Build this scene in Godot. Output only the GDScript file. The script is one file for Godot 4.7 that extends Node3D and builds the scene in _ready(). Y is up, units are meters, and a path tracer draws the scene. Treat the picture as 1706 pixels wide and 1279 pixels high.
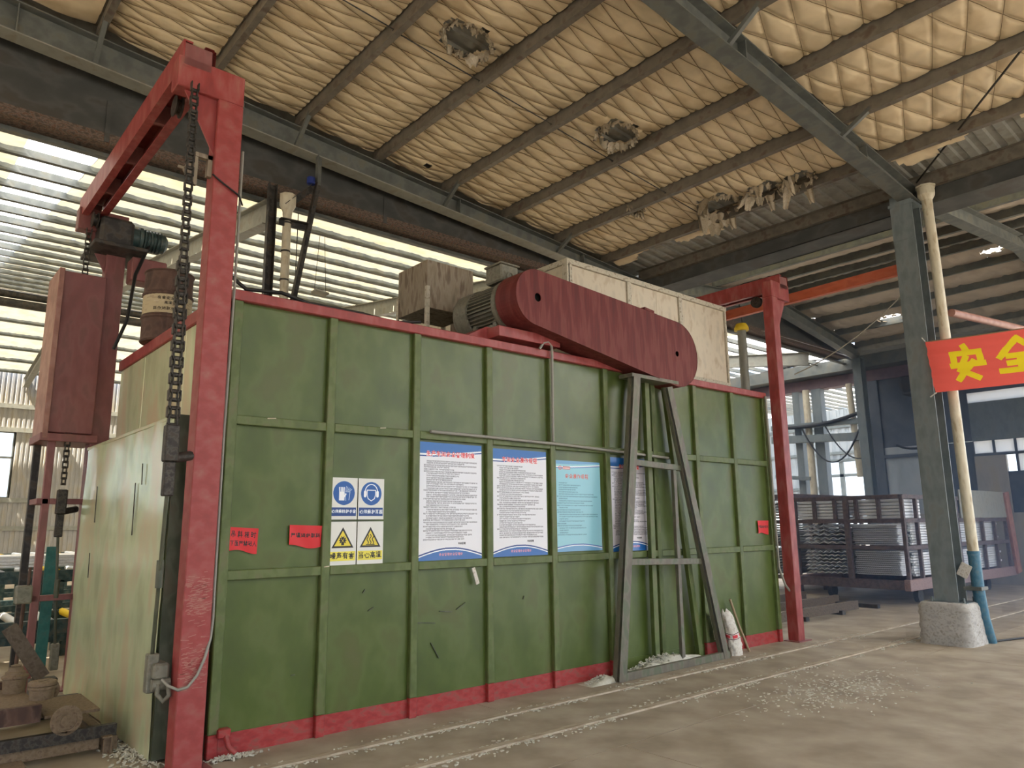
extends Node3D
# A heat-treatment furnace in a steel-framed factory hall. x runs along the furnace front, y is up, z comes towards the camera.
var M := {}
var taken := {}
var rng := RandomNumberGenerator.new()
const PI2 := PI * 2.0


func _ready():
	rng.seed = 77
	# --- camera, sky, exposure -------------------------------------------------
	var cam := Camera3D.new()
	cam.name = "camera"
	add_child(cam)
	cam.transform = Transform3D(Vector3(0.7597, -0.0104, 0.6502), Vector3(-0.1142, 0.9823, 0.1491), Vector3(-0.6402, -0.1875, 0.7449), Vector3(-1.729, 1.393, 4.905)).orthonormalized()
	cam.fov = 54.92
	cam.near = 0.05
	cam.far = 300.0
	var env := Environment.new()
	var sky_mat := ProceduralSkyMaterial.new()
	sky_mat.sky_top_color = Color(0.74, 0.84, 1.0)
	sky_mat.sky_horizon_color = Color(0.88, 0.94, 1.0)
	sky_mat.ground_horizon_color = Color(0.80, 0.80, 0.78)
	sky_mat.ground_bottom_color = Color(0.45, 0.43, 0.40)
	sky_mat.sky_curve = 0.3
	sky_mat.sun_angle_max = 0.0
	var sky := Sky.new()
	sky.sky_material = sky_mat
	env.background_mode = Environment.BG_SKY
	env.sky = sky
	env.background_energy_multiplier = 1.0
	env.tonemap_mode = Environment.TONE_MAPPER_LINEAR
	env.tonemap_exposure = EXPOSURE
	env.volumetric_fog_enabled = true
	env.volumetric_fog_density = 0.0
	env.sdfgi_enabled = true
	env.ssao_enabled = true
	env.ssil_enabled = true
	var we := WorldEnvironment.new()
	we.name = "surroundings"
	we.environment = env
	add_child(we)
	# the sun stands high on the left; it comes in only through daylight strips added left of and behind the frame
	var sun := DirectionalLight3D.new()
	sun.name = "sun"
	add_child(sun)
	sun.position = V(-20, 30, 6)
	sun.basis = Basis.looking_at(V(0.5, -0.85, -0.10))
	sun.light_color = Color(1.0, 0.965, 0.91)
	sun.light_energy = 4.0
	sun.light_angular_distance = 0.6
	sun.shadow_enabled = true
	# --- materials, then the place ---------------------------------------------
	make_materials()
	build_ground()
	build_walls()
	build_main_roof()
	build_rear_roof()
	build_side_roof()
	build_frames()
	build_furnace()
	build_gantry(-1)
	build_gantry(1)
	build_roof_plant()
	build_notices()
	build_stand()
	build_right_column()
	build_banner()
	build_carts()
	build_right_background()
	build_left_corner()
	build_small()
	build_haze()


const EXPOSURE := 3.4


# ============================== shape building ==============================
# A Shape gathers faces; every face knows which way is out.
class Shape:
	var v := PackedVector3Array()
	var n := PackedVector3Array()
	var u := PackedVector2Array()

	func tri(a: Vector3, b: Vector3, c: Vector3, na: Vector3, nb: Vector3, nc: Vector3, ua := Vector2.ZERO, ub := Vector2.ZERO, uc := Vector2.ZERO):
		if (c - a).cross(b - a).dot(na + nb + nc) < 0.0:
			v.append_array([a, c, b]); n.append_array([na, nc, nb]); u.append_array([ua, uc, ub])
		else:
			v.append_array([a, b, c]); n.append_array([na, nb, nc]); u.append_array([ua, ub, uc])

	func quad(a: Vector3, b: Vector3, c: Vector3, d: Vector3, out: Vector3):
		var nn := (c - a).cross(b - d).normalized()
		if nn.dot(out) < 0.0:
			nn = -nn
		tri(a, b, c, nn, nn, nn, Vector2(0, 1), Vector2(1, 1), Vector2(1, 0))
		tri(a, c, d, nn, nn, nn, Vector2(0, 1), Vector2(1, 0), Vector2(0, 0))

	# a box with chamfered edges
	func box(at: Vector3, size: Vector3, basis := Basis.IDENTITY, ch := 0.0):
		var h := size * 0.5
		ch = minf(ch, minf(h.x, minf(h.y, h.z)) * 0.9)
		if ch <= 0.0:
			for ax in 3:
				for s in [-1.0, 1.0]:
					var d := Vector3.ZERO; d[ax] = h[ax] * s
					var p := Vector3.ZERO; p[(ax + 1) % 3] = h[(ax + 1) % 3]
					var q := Vector3.ZERO; q[(ax + 2) % 3] = h[(ax + 2) % 3]
					quad(at + basis * (d - p - q), at + basis * (d + p - q), at + basis * (d + p + q), at + basis * (d - p + q), basis * d)
			return
		var k := h - Vector3(ch, ch, ch)
		for ax in 3:
			var b := (ax + 1) % 3
			var c := (ax + 2) % 3
			for s in [-1.0, 1.0]:
				var d := Vector3.ZERO; d[ax] = h[ax] * s
				var p := Vector3.ZERO; p[b] = k[b]
				var q := Vector3.ZERO; q[c] = k[c]
				quad(at + basis * (d - p - q), at + basis * (d + p - q), at + basis * (d + p + q), at + basis * (d - p + q), basis * d)
				for t in [-1.0, 1.0]:       # chamfer between face ax,s and face b,t
					var e := Vector3.ZERO; e[b] = h[b] * t
					var d2 := Vector3.ZERO; d2[ax] = k[ax] * s
					var p2 := Vector3.ZERO; p2[b] = k[b] * t
					quad(at + basis * (d + p2 - q), at + basis * (d + p2 + q), at + basis * (d2 + e + q), at + basis * (d2 + e - q), basis * (d + e))
		for x in [-1.0, 1.0]:
			for y in [-1.0, 1.0]:
				for z in [-1.0, 1.0]:
					var w := Vector3(x, y, z)
					var a := at + basis * (Vector3(h.x, k.y, k.z) * w)
					var b2 := at + basis * (Vector3(k.x, h.y, k.z) * w)
					var c2 := at + basis * (Vector3(k.x, k.y, h.z) * w)
					var nn := (basis * w).normalized()
					tri(a, b2, c2, nn, nn, nn)

	func span(lo: Vector3, hi: Vector3, ch := 0.0):
		box((lo + hi) * 0.5, (hi - lo).abs(), Basis.IDENTITY, ch)

	# a flat polygon swept along z of XF for LENGTH
	func prism(poly: PackedVector2Array, xf: Transform3D, length: float):
		var m := poly.size()
		var ccw := not Geometry2D.is_polygon_clockwise(poly)
		for i in m:
			var a := poly[i]
			var b := poly[(i + 1) % m]
			var e := b - a
			var o2 := Vector2(e.y, -e.x) if ccw else Vector2(-e.y, e.x)
			quad(xf * Vector3(a.x, a.y, 0), xf * Vector3(b.x, b.y, 0), xf * Vector3(b.x, b.y, length), xf * Vector3(a.x, a.y, length), xf.basis * Vector3(o2.x, o2.y, 0))
		var t := Geometry2D.triangulate_polygon(poly)
		for z in [0.0, length]:
			var nn := (xf.basis * Vector3(0, 0, 1 if z > 0.0 else -1)).normalized()
			if length < 0.0: nn = -nn
			for i in range(0, t.size(), 3):
				var p := poly[t[i]]; var q := poly[t[i + 1]]; var r := poly[t[i + 2]]
				tri(xf * Vector3(p.x, p.y, z), xf * Vector3(q.x, q.y, z), xf * Vector3(r.x, r.y, z), nn, nn, nn, p, q, r)

	func tube(pts: Array, r: float, sides := 8, cap := true, r_end := -1.0):
		var rings := []
		var prev := Vector3.UP
		var m := pts.size()
		for i in m:
			var d: Vector3
			if i == 0: d = pts[1] - pts[0]
			elif i == m - 1: d = pts[m - 1] - pts[m - 2]
			else: d = (pts[i + 1] - pts[i]).normalized() + (pts[i] - pts[i - 1]).normalized()
			d = d.normalized()
			if absf(prev.dot(d)) > 0.95: prev = Vector3.RIGHT if absf(d.x) < 0.8 else Vector3.FORWARD
			var sx := d.cross(prev).normalized()
			var sy := sx.cross(d).normalized()
			prev = sy
			var rr := r if r_end < 0.0 else lerpf(r, r_end, float(i) / (m - 1))
			var ring := []
			for k in sides:
				var an := PI * 2.0 * k / sides
				var o := sx * cos(an) + sy * sin(an)
				ring.append([pts[i] + o * rr, o])
			rings.append(ring)
		for i in m - 1:
			for k in sides:
				var a: Array = rings[i][k]; var b: Array = rings[i][(k + 1) % sides]
				var c: Array = rings[i + 1][(k + 1) % sides]; var e: Array = rings[i + 1][k]
				tri(a[0], b[0], c[0], a[1], b[1], c[1])
				tri(a[0], c[0], e[0], a[1], c[1], e[1])
		if cap:
			for i in [0, m - 1]:
				var d: Vector3 = (pts[1] - pts[0]).normalized() * -1.0 if i == 0 else (pts[m - 1] - pts[m - 2]).normalized()
				for k in range(1, sides - 1):
					tri(rings[i][0][0], rings[i][k][0], rings[i][k + 1][0], d, d, d)

	# profile of (radius, height) turned round y of XF
	func lathe(prof: Array, xf: Transform3D, seg := 20, smooth := false):
		for i in prof.size() - 1:
			var p: Vector2 = prof[i]; var q: Vector2 = prof[i + 1]
			var e := q - p
			var nn := Vector2(e.y, -e.x).normalized()
			for k in seg:
				var a0 := PI * 2.0 * k / seg; var a1 := PI * 2.0 * (k + 1) / seg
				var d0 := Vector3(cos(a0), 0, sin(a0)); var d1 := Vector3(cos(a1), 0, sin(a1))
				var n0 := (xf.basis * (d0 * nn.x + Vector3(0, nn.y, 0))).normalized()
				var n1 := (xf.basis * (d1 * nn.x + Vector3(0, nn.y, 0))).normalized()
				var A := xf * (d0 * p.x + Vector3(0, p.y, 0)); var B := xf * (d1 * p.x + Vector3(0, p.y, 0))
				var C := xf * (d1 * q.x + Vector3(0, q.y, 0)); var D := xf * (d0 * q.x + Vector3(0, q.y, 0))
				var u0 := float(k) / seg; var u1 := float(k + 1) / seg
				if p.x > 1e-5: tri(A, B, C, n0, n1, n1, Vector2(u0, p.y), Vector2(u1, p.y), Vector2(u1, q.y))
				if q.x > 1e-5: tri(A, C, D, n0, n1, n0, Vector2(u0, p.y), Vector2(u1, q.y), Vector2(u0, q.y))

	# a grid of points [row][column], smooth
	func sheet(g: Array, skip = null, uv := false, thick := 0.0):
		var R := g.size(); var Cn: int = g[0].size()
		var nm := []
		for i in R:
			var row := PackedVector3Array()
			for j in Cn:
				var dx: Vector3 = g[i][mini(j + 1, Cn - 1)] - g[i][maxi(j - 1, 0)]
				var dy: Vector3 = g[mini(i + 1, R - 1)][j] - g[maxi(i - 1, 0)][j]
				row.append(dx.cross(dy).normalized())
			nm.append(row)
		for side in ([0] if thick == 0.0 else [0, 1]):
			var s := 1.0 if side == 0 else -1.0
			for i in R - 1:
				for j in Cn - 1:
					if skip != null and skip.call((g[i][j] + g[i + 1][j + 1]) * 0.5):
						continue
					var q := [[i, j], [i, j + 1], [i + 1, j + 1], [i + 1, j]]
					var P := []; var N := []; var U := []
					for w in q:
						var nn: Vector3 = nm[w[0]][w[1]]
						P.append(g[w[0]][w[1]] - (nn * thick if side == 1 else Vector3.ZERO))
						N.append(nn * s)
						U.append(Vector2(float(w[1]) / (Cn - 1), float(w[0]) / (R - 1)))
					tri(P[0], P[1], P[2], N[0], N[1], N[2], U[0], U[1], U[2])
					tri(P[0], P[2], P[3], N[0], N[2], N[3], U[0], U[2], U[3])

	func mesh() -> ArrayMesh:
		var a := []
		a.resize(Mesh.ARRAY_MAX)
		a[Mesh.ARRAY_VERTEX] = v; a[Mesh.ARRAY_NORMAL] = n; a[Mesh.ARRAY_TEX_UV] = u
		var m := ArrayMesh.new()
		m.add_surface_from_arrays(Mesh.PRIMITIVE_TRIANGLES, a)
		return m


func S() -> Shape:
	return Shape.new()

func V(x: float, y: float, z: float) -> Vector3:
	return Vector3(x, y, z)

# a frame whose z runs from A to B, y as near UP as can be
func along(a: Vector3, b: Vector3, up := Vector3.UP) -> Transform3D:
	var z := (b - a).normalized()
	if absf(z.dot(up)) > 0.98: up = Vector3.RIGHT
	var x := up.cross(z).normalized()
	return Transform3D(Basis(x, z.cross(x).normalized(), z), a)

func poly_i(w: float, h: float, tw: float, tf: float) -> PackedVector2Array:
	var a := w / 2; var b := h / 2; var t := tw / 2
	return PackedVector2Array([Vector2(-a, -b), Vector2(a, -b), Vector2(a, -b + tf), Vector2(t, -b + tf), Vector2(t, b - tf), Vector2(a, b - tf), Vector2(a, b), Vector2(-a, b), Vector2(-a, b - tf), Vector2(-t, b - tf), Vector2(-t, -b + tf), Vector2(-a, -b + tf)])

func poly_c(w: float, h: float, t: float) -> PackedVector2Array:
	return PackedVector2Array([Vector2(0, -h / 2), Vector2(w, -h / 2), Vector2(w, -h / 2 + t), Vector2(t, -h / 2 + t), Vector2(t, h / 2 - t), Vector2(w, h / 2 - t), Vector2(w, h / 2), Vector2(0, h / 2)])

func poly_l(w: float, h: float, t: float) -> PackedVector2Array:
	return PackedVector2Array([Vector2(0, 0), Vector2(w, 0), Vector2(w, t), Vector2(t, t), Vector2(t, h), Vector2(0, h)])

func poly_r(w: float, h: float) -> PackedVector2Array:
	return PackedVector2Array([Vector2(-w / 2, -h / 2), Vector2(w / 2, -h / 2), Vector2(w / 2, h / 2), Vector2(-w / 2, h / 2)])

func beam(sh: Shape, poly: PackedVector2Array, a: Vector3, b: Vector3, up := Vector3.UP):
	sh.prism(poly, along(a, b, up), a.distance_to(b))

func bar(sh: Shape, a: Vector3, b: Vector3, w: float, h: float, up := Vector3.UP, ch := 0.0):
	var t := along(a, b, up)
	sh.box((a + b) * 0.5, V(w, h, a.distance_to(b)), t.basis, ch)

# ============================== naming and placing ==============================
func numbered(called: String) -> String:
	taken[called] = taken.get(called, -1) + 1
	return called if taken[called] == 0 else "%s_%03d" % [called, taken[called]]

func tag(o: Node, label: String, category := "", group := "", kind := "") -> Node:
	if label: o.set_meta("label", label)
	if category: o.set_meta("category", category)
	if group: o.set_meta("group", group)
	if kind: o.set_meta("kind", kind)
	return o

func thing(called: String, label: String, category: String, at := Vector3.ZERO, group := "", kind := "") -> Node3D:
	var o := Node3D.new()
	o.name = numbered(called)
	add_child(o, true)
	o.position = at
	tag(o, label, category, group, kind)
	return o

func put(called: String, sh, mat: Material, parent: Node = null, kind := "") -> MeshInstance3D:
	var o := MeshInstance3D.new()
	o.mesh = sh.mesh() if sh is Shape else sh
	o.material_override = mat
	if parent == null:
		o.name = numbered(called)
		add_child(o, true)
	else:
		o.name = called
		parent.add_child(o, true)
	if kind: o.set_meta("kind", kind)
	return o

func lone(called: String, sh, mat: Material, label: String, category: String, group := "", kind := "") -> MeshInstance3D:
	var o := put(called, sh, mat)
	tag(o, label, category, group, kind)
	return o

# ============================== materials ==============================
func noise_tex(freq: float, cols: Array, offs: Array, size := 256, seed_ := 1, kind := FastNoiseLite.TYPE_SIMPLEX_SMOOTH, oct := 4) -> NoiseTexture2D:
	var f := FastNoiseLite.new()
	f.noise_type = kind
	f.frequency = freq
	f.seed = seed_
	f.fractal_octaves = oct
	var g := Gradient.new()
	g.colors = PackedColorArray(cols)
	g.offsets = PackedFloat32Array(offs)
	var t := NoiseTexture2D.new()
	t.width = size; t.height = size
	t.seamless = true
	t.noise = f
	t.color_ramp = g
	return t

func plain(c: Color, rough := 0.7, metal := 0.0) -> StandardMaterial3D:
	var m := StandardMaterial3D.new()
	m.albedo_color = c
	m.roughness = rough
	m.metallic = metal
	return m

# paint or bare surface with tone drift, and patches of another matter (rust, dust, bare metal) over the share WORN
func coat(base: Color, worn_c: Color, worn: float, scale: Vector3, rough := 0.6, metal := 0.0, freq := 0.02, drift := 0.10, seed_ := 3, size := 256) -> StandardMaterial3D:
	var m := StandardMaterial3D.new()
	var lo := base.darkened(drift)
	var hi := base.lightened(drift * 0.6)
	var k := (worn - 0.35) * 0.25
	m.albedo_texture = noise_tex(freq, [lo, base, hi.lerp(worn_c, 0.12), base.lerp(worn_c, 0.55), worn_c], [0.12, 0.42, 0.60 - k, 0.76 - k, 0.97 - k], size, seed_, FastNoiseLite.TYPE_SIMPLEX_SMOOTH, 5)
	m.uv1_triplanar = true
	m.uv1_world_triplanar = true
	m.uv1_scale = scale
	m.roughness = rough
	m.metallic = metal
	return m

func make_materials():
	var dust := Color(0.55, 0.49, 0.40)
	var rust := Color(0.36, 0.24, 0.17)
	M.green = coat(Color(0.29, 0.352, 0.14), Color(0.34, 0.355, 0.19), 0.25, V(0.5, 0.35, 0.5), 0.36, 0.0, 0.015, 0.09)
	M.green_frame = coat(Color(0.325, 0.38, 0.18), Color(0.40, 0.40, 0.26), 0.3, V(1.5, 1.0, 1.5), 0.5, 0.0, 0.02, 0.08, 5)
	M.green_old = coat(Color(0.79, 0.825, 0.67), Color(0.83, 0.77, 0.64), 0.8, V(0.55, 0.25, 0.55), 0.24, 0.3, 0.02, 0.08, 6)
	M.green_dark = coat(Color(0.27, 0.29, 0.22), Color(0.36, 0.33, 0.27), 0.4, V(1, 0.5, 1), 0.5, 0.0, 0.02, 0.15, 7)
	M.stand = coat(Color(0.40, 0.375, 0.32), Color(0.33, 0.375, 0.275), 0.7, V(1.2, 0.6, 1.2), 0.5, 0.0, 0.02, 0.1, 8)
	M.red = coat(Color(0.57, 0.225, 0.215), Color(0.63, 0.40, 0.36), 0.18, V(1.6, 0.6, 1.6), 0.45, 0.0, 0.02, 0.10, 9)
	M.red_worn = coat(Color(0.57, 0.22, 0.21), Color(0.60, 0.36, 0.32), 0.2, V(1.2, 1.6, 1.2), 0.5, 0.0, 0.02, 0.07, 10)
	M.red_old = coat(Color(0.51, 0.30, 0.29), Color(0.47, 0.31, 0.29), 0.4, V(1.0, 0.4, 1.0), 0.5, 0.0, 0.02, 0.08, 11)
	M.red_base = coat(Color(0.60, 0.17, 0.165), Color(0.50, 0.34, 0.28), 0.28, V(1.5, 3, 1.5), 0.5, 0.0, 0.02, 0.10, 12)
	M.red_guard = coat(Color(0.385, 0.115, 0.10), Color(0.44, 0.22, 0.19), 0.3, V(1.9, 0.22, 1.9), 0.68, 0.0, 0.02, 0.14, 13)
	M.orange = coat(Color(0.78, 0.39, 0.26), Color(0.70, 0.36, 0.26), 0.3, V(0.5, 1, 0.5), 0.5, 0.0, 0.02, 0.1, 14)
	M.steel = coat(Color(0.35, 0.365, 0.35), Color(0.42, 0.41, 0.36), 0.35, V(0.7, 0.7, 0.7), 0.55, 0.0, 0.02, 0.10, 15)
	M.steel_pale = coat(Color(0.54, 0.54, 0.50), Color(0.50, 0.47, 0.41), 0.3, V(0.7, 0.7, 0.7), 0.5, 0.0, 0.02, 0.08, 16)
	M.steel_blue = coat(Color(0.42, 0.46, 0.47), Color(0.46, 0.47, 0.46), 0.3, V(1, 0.5, 1), 0.5, 0.0, 0.02, 0.1, 17)
	M.dark = coat(Color(0.17, 0.165, 0.155), Color(0.30, 0.25, 0.20), 0.5, V(1.2, 1.2, 1.2), 0.6, 0.0, 0.02, 0.2, 18)
	M.purlin = coat(Color(0.44, 0.415, 0.37), Color(0.36, 0.30, 0.25), 0.35, V(0.8, 0.8, 0.8), 0.5, 0.2, 0.02, 0.12, 19)
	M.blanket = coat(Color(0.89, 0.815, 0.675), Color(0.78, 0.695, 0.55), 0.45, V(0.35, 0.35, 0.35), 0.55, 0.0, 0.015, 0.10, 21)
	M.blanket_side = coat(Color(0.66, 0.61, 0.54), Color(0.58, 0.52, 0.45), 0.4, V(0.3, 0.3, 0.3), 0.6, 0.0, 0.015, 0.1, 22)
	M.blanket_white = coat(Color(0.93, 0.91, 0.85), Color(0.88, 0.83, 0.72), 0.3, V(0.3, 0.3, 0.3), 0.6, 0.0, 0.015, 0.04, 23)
	M.blanket_white.backlight_enabled = true
	M.blanket_white.backlight = Color(0.48, 0.47, 0.43)
	M.foil = coat(Color(0.70, 0.65, 0.56), Color(0.54, 0.47, 0.37), 0.5, V(3, 3, 3), 0.4, 0.1, 0.03, 0.12, 24)
	M.sheet = coat(Color(0.60, 0.60, 0.57), Color(0.50, 0.48, 0.43), 0.35, V(0.6, 0.6, 0.6), 0.5, 0.2, 0.02, 0.1, 25)
	M.gutter = coat(Color(0.26, 0.265, 0.255), Color(0.27, 0.25, 0.225), 0.3, V(0.3, 0.5, 0.3), 0.7, 0.0, 0.02, 0.10, 26)
	M.wall = coat(Color(0.60, 0.59, 0.57), Color(0.62, 0.58, 0.50), 0.5, V(0.5, 0.16, 0.5), 0.6, 0.1, 0.02, 0.08, 27)
	M.wall_blue = coat(Color(0.63, 0.67, 0.70), Color(0.68, 0.70, 0.71), 0.3, V(0.5, 0.2, 0.5), 0.55, 0.1, 0.02, 0.06, 28)
	M.navy = coat(Color(0.26, 0.29, 0.33), Color(0.33, 0.345, 0.36), 0.3, V(0.5, 0.4, 0.5), 0.5, 0.0, 0.02, 0.12, 29)
	M.floor = coat(Color(0.60, 0.55, 0.475), Color(0.69, 0.65, 0.58), 0.38, V(0.16, 0.16, 0.16), 0.62, 0.0, 0.012, 0.09, 30, 1024)
	M.floor.normal_enabled = true
	M.floor.normal_texture = noise_tex(0.05, [Color(0, 0, 0), Color(1, 1, 1)], [0.0, 1.0], 512, 31)
	M.floor.normal_texture.as_normal_map = true
	M.floor.normal_texture.bump_strength = 1.2
	M.floor.normal_scale = 0.25
	M.joint = plain(Color(0.24, 0.21, 0.18), 0.9)
	M.yard = coat(Color(0.60, 0.58, 0.54), Color(0.66, 0.64, 0.6), 0.3, V(0.1, 0.1, 0.1), 0.8, 0.0, 0.02, 0.06, 32)
	M.concrete = coat(Color(0.68, 0.67, 0.65), Color(0.52, 0.50, 0.46), 0.35, V(1.5, 1.5, 1.5), 0.9, 0.0, 0.04, 0.16, 33)
	M.duct = coat(Color(0.79, 0.745, 0.655), Color(0.68, 0.61, 0.51), 0.3, V(1.0, 0.5, 1.0), 0.45, 0.2, 0.02, 0.08, 34)
	M.duct_frame = coat(Color(0.74, 0.71, 0.63), Color(0.50, 0.45, 0.38), 0.4, V(1.6, 1.6, 1.6), 0.5, 0.1, 0.03, 0.14, 35)
	M.rustbox = coat(Color(0.55, 0.50, 0.42), Color(0.40, 0.33, 0.27), 0.5, V(1.8, 0.4, 1.8), 0.7, 0.0, 0.02, 0.2, 36)
	M.drum = coat(Color(0.33, 0.235, 0.19), Color(0.22, 0.15, 0.12), 0.4, V(1.5, 0.8, 1.5), 0.75, 0.0, 0.02, 0.15, 37)
	M.motor = coat(Color(0.47, 0.46, 0.40), Color(0.41, 0.38, 0.32), 0.4, V(1.6, 1.6, 1.6), 0.55, 0.1, 0.03, 0.12, 38)
	M.iron = coat(Color(0.20, 0.185, 0.165), Color(0.27, 0.225, 0.18), 0.4, V(2.5, 2.5, 2.5), 0.55, 0.4, 0.03, 0.2, 39)
	M.clay = coat(Color(0.47, 0.40, 0.315), Color(0.36, 0.29, 0.23), 0.35, V(3, 3, 3), 0.85, 0.0, 0.03, 0.12, 40)
	M.alu = coat(Color(0.93, 0.94, 0.95), Color(0.82, 0.83, 0.84), 0.3, V(2, 6, 6), 0.33, 0.2, 0.03, 0.1, 41)
	M.alu_end = plain(Color(0.62, 0.65, 0.69), 0.4, 0.5)
	M.rack = coat(Color(0.33, 0.28, 0.285), Color(0.43, 0.36, 0.34), 0.4, V(2, 2, 2), 0.6, 0.0, 0.02, 0.15, 42)
	M.pvc = coat(Color(0.80, 0.77, 0.68), Color(0.62, 0.55, 0.43), 0.35, V(2, 0.7, 2), 0.4, 0.0, 0.02, 0.06, 43)
	M.pvc_blue = coat(Color(0.22, 0.42, 0.52), Color(0.42, 0.47, 0.48), 0.3, V(3, 2, 3), 0.45, 0.0, 0.03, 0.1, 44)
	M.teal = coat(Color(0.17, 0.45, 0.42), Color(0.26, 0.45, 0.41), 0.3, V(2, 2, 2), 0.5, 0.0, 0.02, 0.08, 45)
	M.machine = coat(Color(0.17, 0.27, 0.27), Color(0.38, 0.37, 0.33), 0.4, V(2, 2, 2), 0.5, 0.0, 0.02, 0.15, 46)
	M.sack = coat(Color(0.83, 0.81, 0.77), Color(0.62, 0.56, 0.48), 0.35, V(4, 4, 4), 0.8, 0.0, 0.03, 0.08, 47)
	M.wood = coat(Color(0.62, 0.54, 0.42), Color(0.48, 0.40, 0.30), 0.4, V(9, 1, 9), 0.8, 0.0, 0.03, 0.12, 48)
	M.debris = coat(Color(0.78, 0.77, 0.71), Color(0.60, 0.57, 0.50), 0.4, V(7, 7, 7), 0.8, 0.1, 0.05, 0.18, 49)
	M.pink = coat(Color(0.60, 0.42, 0.37), Color(0.66, 0.52, 0.46), 0.4, V(1, 1, 1), 0.5, 0.0, 0.02, 0.1, 50)
	M.black = plain(Color(0.035, 0.033, 0.03), 0.7)
	M.cable = plain(Color(0.09, 0.085, 0.08), 0.6)
	M.wire = plain(Color(0.55, 0.54, 0.50), 0.5)
	M.white = plain(Color(0.86, 0.86, 0.84), 0.5)
	M.yellow = plain(Color(0.86, 0.73, 0.12), 0.6)
	M.blue = plain(Color(0.10, 0.18, 0.45), 0.5)
	M.glass = plain(Color(0.85, 0.9, 0.92, 0.25), 0.05)
	M.glass.transparency = BaseMaterial3D.TRANSPARENCY_ALPHA
	M.frost = plain(Color(0.93, 0.95, 0.95), 0.6)
	M.frost.backlight_enabled = true
	M.frost.backlight = Color(1, 1, 1)
	M.clear_sheet = plain(Color(0.9, 0.92, 0.92, 0.3), 0.1)
	M.clear_sheet.transparency = BaseMaterial3D.TRANSPARENCY_ALPHA
	M.rust_lip = coat(Color(0.36, 0.31, 0.27), Color(0.40, 0.27, 0.20), 0.6, V(2.0, 4.0, 2.0), 0.8, 0.0, 0.03, 0.25, 61)
	M.gable = coat(Color(0.40, 0.31, 0.33), Color(0.45, 0.38, 0.38), 0.4, V(1, 1, 1), 0.6, 0.0, 0.02, 0.1, 62)
	M.rail_dusty = coat(Color(0.68, 0.63, 0.55), Color(0.55, 0.49, 0.41), 0.5, V(0.6, 2, 3), 0.7, 0.0, 0.03, 0.12, 63)
	M.dusty_iron = coat(Color(0.37, 0.325, 0.275), Color(0.30, 0.25, 0.21), 0.4, V(2, 2, 2), 0.8, 0.1, 0.03, 0.12, 64)
	M.scuff = plain(Color(0.66, 0.46, 0.41), 0.7)
	M.pale_beam = coat(Color(0.56, 0.46, 0.44), Color(0.48, 0.38, 0.36), 0.4, V(1.5, 2, 2), 0.6, 0.0, 0.03, 0.12, 65)
	M.crease_shade = plain(Color(0.47, 0.385, 0.26), 0.8)

# ============================== the hall ==============================
func build_ground():
	var yard := S()
	yard.span(V(-60, -0.4, -60), V(70, -0.12, 60))
	lone("ground", yard, M.yard, "pale concrete yard round the hall", "ground", "", "structure")
	# The floor is cast in slabs with open joints; two steel rails lie flush in it along the furnace.
	var f := tag(Node3D.new(), "dusty brown concrete hall floor cut into slabs by thin joints", "floor", "", "structure") as Node3D
	f.name = "floor"
	add_child(f, true)
	var xs := [-25.0, -12.0, -5.0, 2.1, 6.9, 12.5, 18.0, 40.0]
	var zs := [-24.0, -14.0, -8.0, -3.2, 0.385, 0.965, 1.5, 4.2, 9.0, 16.0]
	for i in xs.size() - 1:
		for k in zs.size() - 1:
			var s := S()
			var g := 0.004
			s.span(V(xs[i] + (0.0 if k in [4, 5] else g), -0.2, zs[k] + g), V(xs[i + 1] - (0.0 if k in [4, 5] else g), 0, zs[k + 1] - g))
			put("slab", s, M.floor, f)
	for z in [0.40, 0.98]:
		var r := S()
		beam(r, PackedVector2Array([Vector2(-0.035, -0.03), Vector2(0.035, -0.03), Vector2(0.03, 0.012), Vector2(-0.03, 0.012)]), V(-0.6, 0, z), V(16, 0, z))
		put("floor_rail", r, M.rail_dusty, f)
	var b := S()
	b.span(V(-25, -0.12, -24), V(40, -0.1, 16))
	put("joint_bed", b, M.joint, f)


# ribbed sheet standing in a plane: ORIGIN, along U (length LU), up W (length LW), ribs every PITCH
func ribbed(sh: Shape, o: Vector3, u: Vector3, w: Vector3, lu: float, lw: float, pitch: float, depth: float, out: Vector3):
	var k := 0.0
	while k < lu - 0.001:
		var a := [0.0, 0.34, 0.44, 0.9, 1.0]
		var d := [0.0, 0.0, 1.0, 1.0, 0.0]
		for i in 4:
			var p0: Vector3 = o + u * minf(k + a[i] * pitch, lu) + out * (d[i] * depth)
			var p1: Vector3 = o + u * minf(k + a[i + 1] * pitch, lu) + out * (d[i + 1] * depth)
			sh.quad(p0, p1, p1 + w * lw, p0 + w * lw, out)
		k += pitch


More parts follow.
